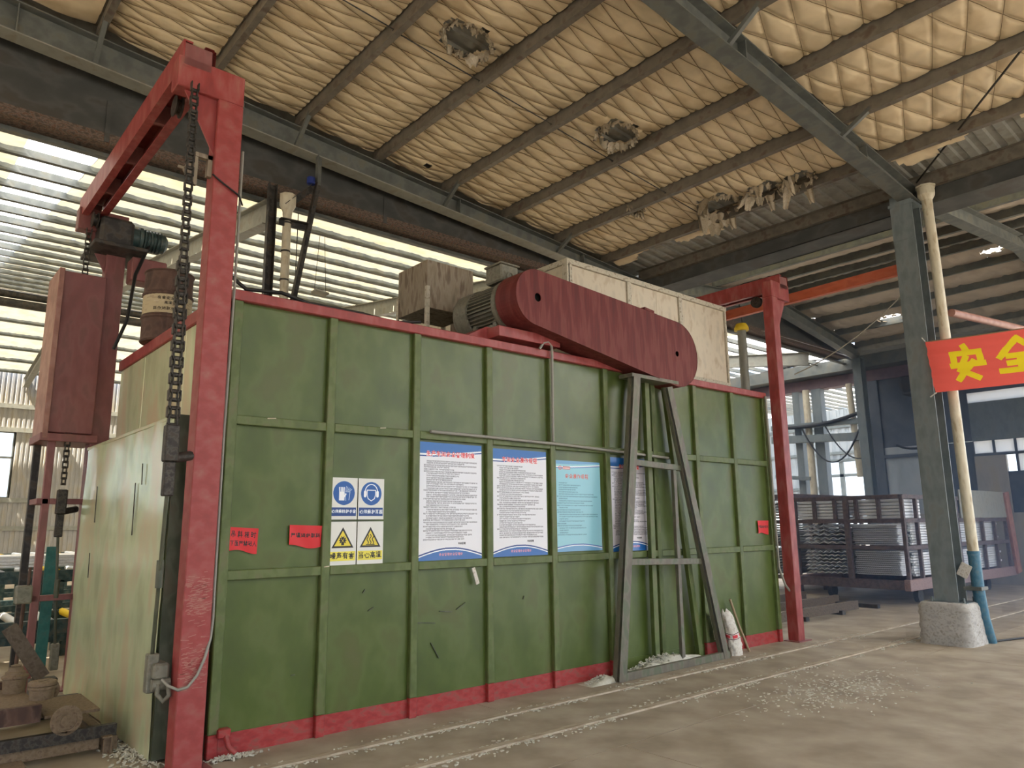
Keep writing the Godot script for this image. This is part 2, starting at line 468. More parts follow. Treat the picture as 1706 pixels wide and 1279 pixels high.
func build_walls():
	# rear wall of the far shed, with a window row
	var w := tag(Node3D.new(), "ribbed grey sheet metal wall at the back of the far shed", "wall", "", "structure") as Node3D
	w.name = "wall_rear"
	add_child(w, true)
	var z := -22.5
	var holes := [[-8.0, -5.0], [-2.3, 1.42], [6.0, 9.5], [14.0, 18.0]]
	var sh := S()
	ribbed(sh, V(-25, 0, z), V(1, 0, 0), V(0, 1, 0), 65, 2.34, 0.13, 0.014, V(0, 0, 1))
	ribbed(sh, V(-25, 4.42, z), V(1, 0, 0), V(0, 1, 0), 65, 2.2, 0.13, 0.014, V(0, 0, 1))
	var x0 := -25.0
	for h in holes + [[40.0, 40.0]]:
		ribbed(sh, V(x0, 2.34, z), V(1, 0, 0), V(0, 1, 0), h[0] - x0, 2.08, 0.13, 0.014, V(0, 0, 1))
		x0 = h[1]
	put("wall_sheet", sh, M.wall, w)
	var bk := S()
	bk.span(V(-25, 0, z - 0.12), V(40, 2.34, z - 0.06)); bk.span(V(-25, 4.42, z - 0.12), V(40, 6.6, z - 0.06))
	x0 = -25.0
	for h in holes + [[40.0, 40.0]]:
		bk.span(V(x0, 2.34, z - 0.12), V(h[0], 4.42, z - 0.06)); x0 = h[1]
	put("wall_backing", bk, M.wall, w)
	for y in [1.45, 2.3, 4.46, 5.2]:
		var g := S(); beam(g, poly_c(0.06, 0.14, 0.01), V(-25, y, z + 0.05), V(40, y, z + 0.05))
		put("wall_girt", g, M.steel_pale, w)
	var n := 1
	for h in holes:
		var win := tag(Node3D.new(), "window opening with bright glass in the rear sheet wall, at %d metres" % int(h[0] + 30), "window", "", "structure") as Node3D
		win.name = "window_%d" % n; n += 1
		add_child(win, true)
		var fr := S()
		for xx in [h[0], (h[0] + h[1]) / 2, h[1]]: fr.span(V(xx - 0.03, 2.34, z - 0.1), V(xx + 0.03, 4.42, z))
		for yy in [2.37, 3.6, 4.39]: fr.span(V(h[0], yy - 0.03, z - 0.1), V(h[1], yy + 0.03, z))
		put("window_frame", fr, M.steel, win)
		var gl := S(); gl.span(V(h[0], 2.34, z - 0.055), V(h[1], 4.42, z - 0.05))
		put("pane", gl, M.glass, win)
	# side and front walls: high sheet walls over wide openings
	var fr2 := S()
	fr2.span(V(-20, 4.6, 14.8), V(17, 7.6, 14.9)); fr2.span(V(-20, 0, 14.8), V(-9, 4.6, 14.9)); fr2.span(V(3, 0, 14.8), V(8.6, 4.6, 14.9)); fr2.span(V(8.6, 4.6, 14.8), V(15.4, 5.6, 14.9)); fr2.span(V(15.4, 0, 14.8), V(17, 5.6, 14.9))
	lone("wall_front", fr2, M.wall, "sheet wall with a wide gateway behind the viewer", "wall", "", "structure")
	var lf := S()
	lf.span(V(-20.1, 4.4, -22.5), V(-20, 8, 14.8)); lf.span(V(-20.1, 0, -22.5), V(-20, 1.2, 14.8))
	for zz in range(-22, 15, 6): lf.span(V(-20.1, 1.2, zz - 0.4), V(-20, 4.4, zz + 0.4))
	lone("wall_left", lf, M.wall, "sheet wall with a long window band", "wall", "", "structure")


# quilted blanket hung between two lines; F(x, z) gives the height of the sheet over it
func quilt(x0: float, x1: float, z0: float, z1: float, f: Callable, dx: float, dz: float, sag: float, puff: float, pitch: float, length: float, sag_along_x := true, skip = null, seed_ := 1) -> Shape:
	var fn := FastNoiseLite.new()
	fn.seed = seed_; fn.frequency = 0.9
	var nx := int(ceil((x1 - x0) / dx)); var nz := int(ceil((z1 - z0) / dz))
	var g := []
	for i in nz + 1:
		var z := lerpf(z0, z1, float(i) / nz)
		var row := PackedVector3Array()
		for j in nx + 1:
			var x := lerpf(x0, x1, float(j) / nx)
			var t := float(j) / nx if sag_along_x else float(i) / nz
			var wob := fn.get_noise_2d(x, z) * (0.0 if sag_along_x else 0.16)
			var p := 0.0
			if sag_along_x:
				p = minf(absf(sin(PI * (z / pitch + x / length + wob))), absf(sin(PI * (z / pitch - x / length + wob * 1.3))))
			else:
				p = minf(absf(sin(PI * (x / pitch + z / length + wob * 0.3))), absf(sin(PI * (x / pitch - z / length + wob * 0.3))))
			var y: float = f.call(x, z) - sag * 4.0 * t * (1.0 - t) - puff * pow(minf(1.0, p * 2.2), 0.5) * (0.75 + 0.25 * p) - 0.018 * fn.get_noise_2d(x * 2.3, z * 2.3 + 40.0)
			row.append(V(x, y, z))
		g.append(row)
	var s := S()
	s.sheet(g, skip, true)
	return s


func top_main(x: float) -> float:      # underside of the main purlins
	return 6.31 - 0.09 * x

const HOLES := [[2.29, -0.42, 0.27, 0.22], [4.57, -0.43, 0.24, 0.23], [6.14, -1.49, 0.12, 0.10], [3.40, -2.73, 0.06, 0.05], [6.86, -0.58, 0.26, 0.30], [6.92, 0.08, 0.17, 0.22], [6.98, 0.55, 0.14, 0.2]]

func in_hole(p: Vector3) -> bool:
	for h in HOLES:
		var d := Vector2((p.x - h[0]) / h[2], (p.z - h[1]) / h[3])
		var a := d.angle()
		if d.length() < 1.0 + 0.13 * sin(a * 5.0 + h[0] * 3.0) + 0.09 * sin(a * 11.0 + h[1]): return true
	return false

func build_main_roof():
	var c := tag(Node3D.new(), "sloping hall roof lined with quilted tan insulation between steel purlins", "ceiling", "", "structure") as Node3D
	c.name = "ceiling"
	add_child(c, true)
	var px := []
	for k in range(-7, 3): px.append(4.92 + 1.09 * k)
	var f := func(x, _z): return top_main(x) + 0.165
	for bay in [[-3.02, 1.47], [1.53, 4.3]]:
		for i in px.size() - 1:
			if px[i] < -2.0: continue
			var fine: bool = px[i] > -1.0 and bay[0] < 4.0
			var s := quilt(px[i] + 0.02, px[i + 1] - 0.01, bay[0], bay[1], f, 0.05 if fine else 0.12, 0.02 if fine else 0.09, 0.035, 0.03, 0.21 if bay[0] < 1 else 0.30, 0.95 if bay[0] < 1 else 0.8, true, in_hole if bay[0] < 1.0 else null, 4 + i)
			put("insulation_blanket", s, M.blanket, c)
			if not fine: continue
			# two sets of net cords, added dark to draw the shading of the creases
			var cs := S()
			var pitch := 0.21 if bay[0] < 1 else 0.30; var length := 0.95 if bay[0] < 1 else 0.8
			var fn := FastNoiseLite.new(); fn.seed = 4 + i; fn.frequency = 0.9
			for sg in [-1.0, 1.0]:
				for k in range(-20, 70):
					var pts := []
					for q in 9:
						var tq := q / 8.0
						var x := lerpf(px[i] + 0.02, px[i + 1] - 0.01, tq)
						var z: float = pitch * (k - 15 - sg * x / length)
						if z < bay[0] or z > bay[1] or (bay[0] < 1.0 and in_hole(V(x, 0, z))):
							if pts.size() > 1: cs.tube(pts, 0.0032, 3, false)
							pts = []
							continue
						pts.append(V(x, top_main(x) + 0.165 - 0.035 * 4.0 * tq * (1.0 - tq) - 0.018 * fn.get_noise_2d(x * 2.3, z * 2.3 + 40.0) - 0.021, z))
					if pts.size() > 1: cs.tube(pts, 0.0032, 3, false)
			put("crease_shade_cord", cs, M.crease_shade, c, "stuff")
	for x in px + [8.06]:
		for bay in [[-3.05, 6.0]]:
			var s := S()
			var y := top_main(x)
			s.prism(PackedVector2Array([Vector2(0, 0), Vector2(0.065, 0), Vector2(0.065, 0.022), Vector2(0.061, 0.022), Vector2(0.061, 0.004), Vector2(0.004, 0.004), Vector2(0.004, 0.158), Vector2(-0.055, 0.158), Vector2(-0.055, 0.162), Vector2(0, 0.162)]), Transform3D(Basis(V(1, -0.09, 0).normalized(), V(0.09, 1, 0).normalized(), V(0, 0, 1)), V(x, y, bay[0])), bay[1] - bay[0])
			put("purlin", s, M.purlin, c)
	# the metal skin above; it shows through the holes and over the last, bare bay
	var r := S()
	ribbed(r, V(-3.0, top_main(-3.0) + 0.19, -3.05), V(0, 0, 1), V(1, -0.09, 0), 9.05, 11.4, 0.2, 0.028, V(0.09, -1, 0))
	put("roof_sheet", r, M.sheet, c)
	var up := S()
	var t := Transform3D(Basis(V(1, -0.09, 0).normalized(), V(0.09, 1, 0).normalized(), V(0, 0, 1)), V(1.2, top_main(1.2) + 0.28, 1.4))
	up.box(t * V(1.9, 0, -1.1), V(10.6, 0.03, 8.1), t.basis)
	up.box(t * V(-5.3, 0, -0.3), V(3.8, 0.03, 9.7), t.basis)
	put("roof_skin", up, M.sheet, c)
	for q in [[V(1.9, 0, 3.75), V(10.6, 0.01, 1.6)]]:  # unseen pane added to bring more daylight onto the floor
		var li := S()
		li.box(t * q[0], q[1], t.basis)
		put("skylight_pane", li, M.frost, c)
	# unseen roof towards and behind the viewer; daylight strips added to light the hall
	for k in 6:
		var so := S(); var li := S()
		so.box(V(1.2, top_main(1.2) + 0.3, 6.65 + k * 1.5), V(14.4, 0.05, 0.76), t.basis)
		li.box(V(1.2, top_main(1.2) + 0.3, 7.4 + k * 1.5), V(14.4, 0.01, 0.74), t.basis)
		put("roof_sheet", so, M.sheet, c); put("skylight_pane", li, M.frost, c)
	for k in 6:  # unseen left slope: clear strips added so sun bounces off the floor
		var so := S(); var li := S()
		var bs := Basis(V(0, 0, 1), 0.06)
		so.box(V(-12.9, 6.7, -2.4 + k * 3.0), V(14.2, 0.05, 2.0), bs)
		li.box(V(-14.2, 6.62, -0.9 + k * 3.0), V(11.6, 0.01, 1.0), bs)
		so.box(V(-7.1, 7.03, -0.9 + k * 3.0), V(2.6, 0.05, 1.0), bs)
		put("roof_sheet", so, M.blanket, c); put("skylight_pane", li, M.clear_sheet, c)
	for z in [-0.7]:           # sag rods between the purlins
		var s := S()
		for i in px.size() - 1:
			s.tube([V(px[i], top_main(px[i]) + 0.045, z - 0.02 * i), V(px[i + 1], top_main(px[i + 1]) + 0.045, z - 0.02 * i)], 0.007, 5)
		put("sag_rod", s, M.dark, c)
	# torn blanket edges: crumpled flaps hanging round the holes
	for h in HOLES:
		if h[2] < 0.1: continue
		var s := S()
		var m := 15 if h[2] > 0.2 else 9
		for k in m:
			var a := PI2 * k / m + rng.randf() * 0.3
			var rim := V(h[0] + cos(a) * h[2] * 1.03, 0, h[1] + sin(a) * h[3] * 1.03)
			rim.y = top_main(rim.x) + 0.10
			var o := V(cos(a), 0, sin(a)); var sd := V(-sin(a), 0, cos(a))
			var big: float = 1.0 + (1.7 if h[0] > 6.5 and sin(a) < 0.3 and h[2] > 0.13 and rng.randf() < 0.75 else 0.0)
			var wd: float = (0.07 + rng.randf() * 0.05) * (1.0 if h[2] > 0.2 else 0.6) * (0.7 + 0.3 * big)
			var ln: float = (0.05 + rng.randf() * 0.07) * big
			var lean := rng.randf_range(-0.3, 0.9)
			var g := []
			for i in 6:
				var q := i / 5.0
				var row := PackedVector3Array()
				for j in 6:
					var e := j / 5.0 - 0.5
					row.append(rim + sd * (e * 2.0 * wd * (1.0 - 0.6 * q)) + o * (lean * ln * q - 0.02 + 0.02 * sin(j * 2.1 + k)) + V(0, -ln * q + 0.018 * sin(i * 2.3 + j * 1.7 + k * 1.3), 0))
				g.append(row)
			s.sheet(g, null, false, 0.004)
		put("torn_insulation", s, M.foil, c, "stuff")
	# remnants over the bare bay by the gutter
	for q in [[7.3, -2.9, -1.4], [7.3, -1.4, -0.5], [7.35, 1.6, 3.6]]:
		var s := quilt(7.12, q[0] + 0.28, q[1], q[2], f, 0.05, 0.05, 0.12, 0.03, 0.25, 0.9, true, func(p): return p.x > 7.28 + 0.22 * sin(p.z * 4.1) + 0.1 * sin(p.z * 11.0), 33)
		put("insulation_blanket", s, M.blanket, c)
	# knee braces of the rafters
	for x in [px[2], px[4], px[6], px[8]]:
		for sgn in [-1, 1]:
			for zr in [-3.05, 1.5]:
				if zr > 0 and sgn < 0: continue
				if zr < 0 and sgn < 0: continue
				var s := S()
				beam(s, poly_l(0.045, 0.045, 0.005), V(x, 6.0 - 0.072 * x + 0.02, zr + 0.06 * sgn), V(x, top_main(x) + 0.02, zr + 0.42 * sgn))
				put("knee_brace", s, M.steel, c)


func top_rear(z: float) -> float:
	return 5.341 + 0.1406 * (-3.6 - z) if z > -15.85 else 5.341 + 0.1406 * 12.25 - 0.1406 * (-15.85 - z)

func build_rear_roof():
	var c := tag(Node3D.new(), "bright white quilted roof of the far shed with purlins coloured dark for shade", "ceiling", "", "structure") as Node3D
	c.name = "ceiling_rear"
	add_child(c, true)
	var zs := []
	for i in 17: zs.append(-3.6 - 0.75 * i)
	for i in range(1, 7): zs.append(-15.85 - 1.05 * i)
	var f := func(_x, z): return top_rear(z) + 0.118
	var lights := [[-0.88, -0.25]]
	for i in zs.size() - 1:
		for sp in [[-4.3, -0.9], [-0.24, 6.0], [6.0, 12.5]]:
			var fine: bool = sp[0] < 5.0
			put("insulation_blanket", quilt(sp[0], sp[1], zs[i + 1] + 0.01, zs[i] - 0.02, f, 0.04 if fine else 0.1, 0.05 if fine else 0.1, 0.008, 0.014, 0.34, 0.42, false, null, 60 + i), M.blanket_white, c)
		var sk := S()
		var a := V(-0.88, top_rear(zs[i]) + 0.13, zs[i]); var b := V(-0.88, top_rear(zs[i + 1]) + 0.13, zs[i + 1])
		if i < 14:
			sk.quad(a, a + V(0.31, 0, 0), b + V(0.31, 0, 0), b, V(0, -1, 0))
			sk.quad(a + V(0.32, 0, 0), a + V(0.63, 0, 0), b + V(0.63, 0, 0), b + V(0.32, 0, 0), V(0, -1, 0))
			put("skylight_pane", sk, M.frost, c)
		else:
			sk.quad(a, a + V(0.63, 0, 0), b + V(0.63, 0, 0), b, V(0, -1, 0))
			put("insulation_blanket", sk, M.blanket_white, c)
	for z in zs + [-3.62]:
		var s := S()
		var y := top_rear(z)
		s.prism(PackedVector2Array([Vector2(0, 0), Vector2(0.07, 0), Vector2(0.07, 0.02), Vector2(0.066, 0.02), Vector2(0.066, 0.004), Vector2(0.004, 0.004), Vector2(0.004, 0.12), Vector2(0, 0.12)]), Transform3D(Basis(V(0, 0, 1), V(0, 1, 0), V(-1, 0, 0)), V(40, y, z)), 60)
		put("purlin", s, M.steel, c)  # dark rafter grey puts the purlins' shade into their colour
	# plain outer parts; daylight gaps and frosted sheets added to brighten the far shed
	for q in [[-20.0, -4.3], [12.5, 18.0], [19.2, 22.0], [23.2, 31.0], [32.0, 40.0]]:
		var s := S()
		for pr in [[-3.3, -15.85], [-15.85, -22.5]]:
			s.quad(V(q[0], top_rear(pr[0]) + 0.17, pr[0]), V(q[1], top_rear(pr[0]) + 0.17, pr[0]), V(q[1], top_rear(pr[1]) + 0.17, pr[1]), V(q[0], top_rear(pr[1]) + 0.17, pr[1]), V(0, -1, 0))
		put("roof_sheet", s, M.blanket_white if q[0] < 12.0 else M.frost, c)
	for x in [1.55, 5.75, -2.9, 10.2, 14.6]:
		var s := S()
		beam(s, poly_i(0.16, 0.3, 0.012, 0.014), V(x, top_rear(-3.4) - 0.16, -3.4), V(x, top_rear(-15.85) - 0.16, -15.85))
		beam(s, poly_i(0.16, 0.3, 0.012, 0.014), V(x, top_rear(-15.85) - 0.16, -15.85), V(x, top_rear(-22.5) - 0.16, -22.5))
		tag(put("rafter", s, M.steel_pale), "pale steel rafter under the white roof of the far shed, %s" % ("rising behind the red drum" if x == 1.55 else "rising behind the small rusty box" if x == 5.75 else "out at %d metres" % int(x + 20)), "rafter", "", "structure")
	for q in [-0.12, -0.34]:
		var s := S(); s.tube([V(-8, top_rear(-15.85) + q, -15.7), V(20, top_rear(-15.85) + q, -15.7)], 0.1, 10)
		put("ridge_pipe", s, M.dark, c)
	# eaves gutter beam between the two roofs
	var g := S()
	g.prism(PackedVector2Array([Vector2(-8, 5.43), Vector2(8.4, 5.43), Vector2(8.4, top_main(8.4) + 0.27), Vector2(-8, top_main(-8.0) + 0.27)]), Transform3D(Basis.IDENTITY, V(0, 0, -3.42)), 0.06); g.prism(PackedVector2Array([Vector2(8.4, 5.43), Vector2(17.3, 5.43), Vector2(17.3, 5.75), Vector2(16.5, top_side(16.5) + 0.27), Vector2(12.6, 6.44), Vector2(8.4, top_side(8.4) + 0.27)]), Transform3D(Basis.IDENTITY, V(0, 0, -3.42)), 0.06); g.span(V(-8, 5.43, -3.62), V(16.5, 5.46, -3.36)); g.span(V(-8, 5.43, -3.66), V(16.5, 5.66, -3.62))
	tag(put("gutter_beam", g, M.gutter), "dark rust-edged eaves gutter running along under the big rafter", "gutter", "", "structure")
	var lip := S()
	lip.span(V(-8, 5.424, -3.358), V(16.5, 5.53, -3.352)); lip.span(V(-8, 5.42, -3.62), V(16.5, 5.428, -3.352))
	put("rusty_lip", lip, M.rust_lip, get_node("gutter_beam"))
	var j := S()
	for x in [-0.3, 3.1, 6.2, 9.4]: j.span(V(x, 5.43, -3.355), V(x + 0.05, 5.9, -3.345))
	put("seam_strip", j, M.gutter, get_node("gutter_beam"))


func top_side(x: float) -> float:
	return 5.75 + 0.10 * (x - 8.5) if x < 12.6 else 6.16 - 0.15 * (x - 12.6)

func build_side_roof():
	var c := tag(Node3D.new(), "low double-pitched roof of the neighbouring bay with grey blanket and purlins coloured dark for shade", "ceiling", "", "structure") as Node3D
	c.name = "ceiling_side"
	add_child(c, true)
	var xs := [8.55, 9.4, 10.3, 11.2, 12.0, 12.65, 13.5, 14.4, 15.3, 16.3]
	var f := func(x, _z): return top_side(x) + 0.16
	var spots := [Vector3(15.19, -1.68, 0.30), Vector3(13.1, 0.98, 0.2), Vector3(14.4, 1.6, 0.22)]
	var skip := func(p):
		for s in spots:
			if Vector2((p.x - s.x) / (s.z * 0.45), (p.z - s.y) / s.z).length() < 1.0: return true
		return false
	for i in xs.size() - 1:
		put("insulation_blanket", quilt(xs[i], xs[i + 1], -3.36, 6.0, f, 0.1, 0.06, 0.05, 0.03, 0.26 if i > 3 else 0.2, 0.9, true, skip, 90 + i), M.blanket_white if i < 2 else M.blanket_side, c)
	for x in xs:
		var s := S()
		s.prism(PackedVector2Array([Vector2(0, 0), Vector2(0.07, 0), Vector2(0.07, 0.02), Vector2(0.066, 0.02), Vector2(0.066, 0.004), Vector2(0.004, 0.004), Vector2(0.004, 0.16), Vector2(0, 0.16)]), Transform3D(Basis.IDENTITY, V(x, top_side(x), -3.05)), 9.0)
		put("purlin", s, M.steel, c)  # same dark grey, shade put into the purlin colour
	for q in [[8.5, 12.6], [12.6, 16.5]]:
		for k in 7:
			var z0: float = [-3.5, 6.0, 7.2, 8.8, 10.0, 11.6, 12.8][k]; var z1: float = [6.0, 7.2, 8.8, 10.0, 11.6, 12.8, 14.9][k]
			var r := S()
			r.quad(V(q[0], top_side(q[0]) + 0.24, z0), V(q[1], top_side(q[1]) + 0.24, z0), V(q[1], top_side(q[1]) + 0.24, z1), V(q[0], top_side(q[0]) + 0.24, z1), V(0, -1, 0))
			put("skylight_pane" if k > 0 else "roof_sheet", r, M.frost, c)  # unseen panes beyond the frame, added to brighten this bay
	for s in spots:
		var p := S()
		for k in 9:
			var a := PI2 * k / 9.0
			var o := V(cos(a) * s.z * 0.45, 0, sin(a) * s.z)
			var at := V(s.x, top_side(s.x) + 0.10, s.y) + o
			at.y = top_side(at.x) + 0.09
			p.box(at, V(0.05, 0.012, 0.10), Basis(V(0, 1, 0), -a) * Basis(V(0, 0, 1), 0.5 + 0.2 * sin(k * 3.0)))
		put("torn_insulation", p, M.foil, c, "stuff")
	# valley gutter over the column line
	var g := S()
	g.span(V(8.14, 5.38, -3.3), V(8.62, 5.42, 6)); g.span(V(8.14, 5.38, -3.3), V(8.17, 5.62, 6)); g.span(V(8.59, 5.38, -3.3), V(8.62, 5.72, 6))
	tag(put("valley_gutter", g, M.gutter), "dark steel valley gutter above the grey column", "gutter", "", "structure")


func build_frames():
	for q in [[-3.05, "deep grey steel rafter crossing above the furnace's back edge", "rafter"], [1.5, "long grey steel rafter ending on the column with the concrete foot", "rafter"], [6.0, "grey steel rafter behind the viewer", "rafter"]]:
		var s := S()
		var z: float = q[0]
		var x0 := -6.0; var x1 := 8.1
		var wb: float = 0.2
		var low := func(x): return 5.998 - 0.072 * x
		s.prism(PackedVector2Array([Vector2(x0, low.call(x0)), Vector2(x1, low.call(x1)), Vector2(x1, top_main(x1)), Vector2(x0, top_main(x0))]), Transform3D(Basis.IDENTITY, V(0, 0, z - 0.005)), 0.01)
		var r := tag(put("rafter", s, M.steel), q[1], q[2], "", "structure") as Node3D
		var fl := S()
		bar(fl, V(x0, low.call(x0), z), V(x1, low.call(x1), z), wb, 0.014)
		put("bottom_flange", fl, M.steel_pale if z < 0 else M.steel, r)  # paler grey on the back rafter: its lit underside put into colour
		var ft := S()
		bar(ft, V(x0, top_main(x0) - 0.008, z), V(x1, top_main(x1) - 0.008, z), wb, 0.014)
		put("top_flange", ft, M.steel, r)
		var st := S()
		for x in [-1.2, 1.0, 4.1, 6.6]:
			st.span(V(x, low.call(x) + 0.01, z - 0.09), V(x + 0.012, top_main(x) - 0.02, z + 0.09))
		put("stiffener_plate", st, M.steel, r)
	# rafters of the neighbouring bay
	for z in [-3.05, 1.5]:
		var s := S()
		beam(s, poly_i(0.18, 0.26, 0.01, 0.014), V(8.5, top_side(8.5) - 0.14, z), V(12.6, top_side(12.6) - 0.14, z))
		beam(s, poly_i(0.18, 0.26, 0.01, 0.014), V(12.6, top_side(12.6) - 0.14, z), V(16.5, top_side(16.5) - 0.14, z))
		tag(put("rafter", s, M.steel), "grey gable rafter of the neighbouring bay, %s" % ("behind the far red hoist frame" if z < 0 else "running on from the column with the white pipe"), "rafter", "", "structure")
	# columns behind the furnace
	for q in [[8.0, -3.05, 5.5, "behind the far end of the furnace"], [16.4, -3.05, 5.4, "at the dark wall's far corner"], [16.4, 1.5, 5.4, "at the dark wall, right of the near column"]]:
		var k := S()
		beam(k, poly_i(0.2, 0.26, 0.01, 0.014), V(q[0], 0, q[1]), V(q[0], q[2], q[1]), V(1, 0, 0))
		lone("steel_column", k, M.steel_blue, "blue-grey steel column " + q[3], "column", "", "structure")
	var ro := S()
	ro.tube([V(3.0, 6.0, 1.62), V(8.0, 5.62, 5.9)], 0.012, 6)
	lone("tie_rod", ro, M.iron, "thin rusty tie rod crossing under the roof at the upper right", "rod", "", "structure")
	var ro2 := S()
	ro2.tube([V(3.2, 6.0, 5.9), V(8.0, 5.66, 1.6)], 0.012, 6)
	lone("tie_rod", ro2, M.iron, "thin rusty tie rod slanting up from the top of the near column", "rod", "", "structure")

# ============================== the furnace ==============================
const BAY := 0.7447
const LEN := 6.70

func build_furnace():
	var t := thing("heat_treatment_furnace", "long green box furnace with framed sheet panels, red top edge and red foot band", "furnace")
	var b := S()
	b.span(V(0.02, 0.0, -2.93), V(LEN - 0.02, 2.97, -0.05))
	put("furnace_body", b, M.green_dark, t)
	var rows := [[0.13, 1.062], [1.124, 2.075], [2.137, 2.925]]
	for i in 9:
		for k in 3:
			var s := S()
			var g := []
			var x0 := i * BAY + 0.035; var x1 := (i + 1) * BAY - 0.035
			var fn := FastNoiseLite.new(); fn.seed = i * 7 + k; fn.frequency = 1.1
			for a in 9:
				var row := PackedVector3Array()
				for c in 9:
					var x := lerpf(x0, x1, c / 8.0); var y := lerpf(rows[k][0], rows[k][1], a / 8.0)
					var e := minf(minf(c, 8 - c), minf(a, 8 - a)) / 4.0
					row.append(V(x, y, -0.038 + 0.009 * fn.get_noise_2d(x, y) * e))
				g.append(row)
			s.sheet(g)
			put("wall_panel", s, M.green, t)
		var rb := S()
		rb.span(V(i * BAY + 0.035, 0.0, -0.05), V((i + 1) * BAY - 0.035, 0.13, -0.033))
		put("foot_band", rb, M.green if i in [5, 6] else M.red_base, t)
		for y in [1.093, 2.106]:
			var ra := S()
			ra.span(V(i * BAY + 0.0335, y - 0.032, -0.05), V((i + 1) * BAY - 0.0335, y + 0.032, -0.003), 0.005)
			put("cross_rail", ra, M.green_frame, t)
	for i in 10:
		var s := S()
		var x := clampf(i * BAY, 0.03, LEN - 0.03)
		s.span(V(x - 0.033, 0.14, -0.05), V(x + 0.033, 2.93, 0.0), 0.006)
		put("upright", s, M.green_frame, t)
		var r := S()
		r.span(V(x - 0.033, 0.0, -0.05), V(x + 0.033, 0.14, 0.0), 0.005)
		put("upright_foot", r, M.green_frame if i in [6] else M.red_base, t)
	var top := S()
	top.span(V(-0.02, 2.925, -0.05), V(LEN + 0.01, 3.0, 0.012), 0.006)
	top.span(V(-0.02, 2.992, -0.12), V(LEN + 0.01, 3.0, -0.05))
	put("top_edge_angle", top, M.red, t)
	var te := S()
	te.span(V(-0.05, 2.90, -2.93), V(0.03, 3.0, -0.12), 0.006)
	put("top_edge_angle", te, M.red, t)
	# the end wall over the door
	for q in [[-0.92, -0.13], [-2.05, -0.925], [-2.9, -2.055]]:
		var s := S()
		s.span(V(-0.03, 2.0, q[0] + 0.003), V(0.02, 2.9, q[1] - 0.003), 0.004)
		put("end_panel", s, M.green_old, t)
	# the lift door hangs in front of the end
	var d := S()
	var g2 := []
	var fn2 := FastNoiseLite.new(); fn2.seed = 5; fn2.frequency = 1.3
	for a in 25:
		var row := PackedVector3Array()
		for c in 25:
			var z := lerpf(-2.72, -0.17, c / 24.0); var y := lerpf(0.015, 2.11, a / 24.0)
			row.append(V(-0.288 + 0.017 * fn2.get_noise_2d(z, y * 0.6) + 0.006 * fn2.get_noise_2d(z * 3, y), y, z))
		g2.append(row)
	d.sheet(g2)
	d.span(V(-0.270, 0.015, -2.72), V(-0.13, 2.11, -0.17), 0.004)
	var door := put("lift_door", d, M.green_old, t)
	tag(door, "pale worn green lift door")
	var ed := S()
	ed.span(V(-0.275, 0.02, -0.168), V(-0.11, 2.13, -0.155))
	put("door_edge", ed, M.green_dark, door)
	var tl := S()
	tl.span(V(-0.292, 2.1, -2.72), V(-0.26, 2.125, -0.17), 0.003)
	put("door_top_lip", tl, M.green_old, door)
	var jb := S()
	jb.span(V(-0.09, 0.0, -0.12), V(-0.04, 2.95, -0.02))
	put("door_jamb", jb, M.green_dark, t)
	for q in [[-2.15, 1.45, 1.75], [-0.95, 1.35, 1.72], [-0.8, 1.7, 1.85], [-2.2, 1.0, 1.2]]:
		var scr := S()
		bar(scr, V(-0.297, q[1], q[0] + 0.02), V(-0.297, q[2], q[0]), 0.006, 0.006)
		put("door_scratch", scr, M.dark, door)
	# clamp at the foot of the door
	var cl := S()
	cl.span(V(-0.36, 0.52, -0.10), V(-0.27, 0.61, 0.06), 0.012)
	cl.tube([V(-0.32, 0.55, -0.15), V(-0.32, 0.52, -0.02)], 0.03, 10)
	cl.tube([V(-0.33, 0.50, 0.06), V(-0.33, 0.44, 0.05), V(-0.30, 0.40, 0.07), V(-0.27, 0.43, 0.08), V(-0.28, 0.50, 0.08)], 0.014, 7)
	cl.tube([V(-0.36, 0.49, 0.03), V(-0.26, 0.49, 0.03)], 0.035, 12)
	put("door_clamp", cl, M.motor, t)
	var hb := S()      # square hand bracket on the jamb
	beam(hb, poly_c(0.05, 0.2, 0.006), V(-0.16, 1.62, 0.0), V(-0.16, 1.86, 0.0), V(0, 0, 1))
	put("door_bracket", hb, M.green_dark, t)
	# lifting eye of the foot band, at the near corner
	var ho := S()
	ho.span(V(0.05, 0.12, -0.03), V(0.13, 0.17, 0.03), 0.005)
	ho.tube([V(0.1, 0.13, 0.02), V(0.11, 0.07, 0.05), V(0.15, 0.03, 0.06)], 0.017, 6)
	put("hook_bracket", ho, M.red_base, t)
	# scuffs and welds
	for q in [[0.30, 2.132, 0.06], [1.18, 2.133, 0.05], [0.75, 1.12, 0.04]]:
		var s := S()
		s.box(V(q[0], q[1], 0.0), V(q[2], 0.006, 0.006), Basis(V(0, 0, 1), 0.1))
		put("weld_bead", s, M.duct, t)
	for q in [[1.07, 0.93, 0.03, 0.9], [1.13, 0.80, 0.05, 0.5], [1.62, 0.66, 0.16, -0.1], [1.95, 0.76, 0.10, 0.5], [1.80, 0.73, 0.12, -0.12], [2.62, 0.78, 0.03, 1.2], [3.0, 0.86, 0.07, 0.1], [1.70, 0.45, 0.14, -1.0], [0.55, 0.42, 0.03, 0.0]]:
		var s := S()
		s.box(V(q[0], q[1], -0.033), V(q[2], 0.006, 0.008), Basis(V(0, 0, 1), q[3]))
		put("paint_scratch", s, M.green_dark, t)
	var tapep := S()
	tapep.box(V(2.07, 0.99, 0.004), V(0.035, 0.14, 0.01), Basis(V(0, 0, 1), 0.35), 0.003)
	lone("tape_scrap", tapep, M.sack, "small crumpled tape scrap hanging from the rail below the leftmost long poster", "tape")
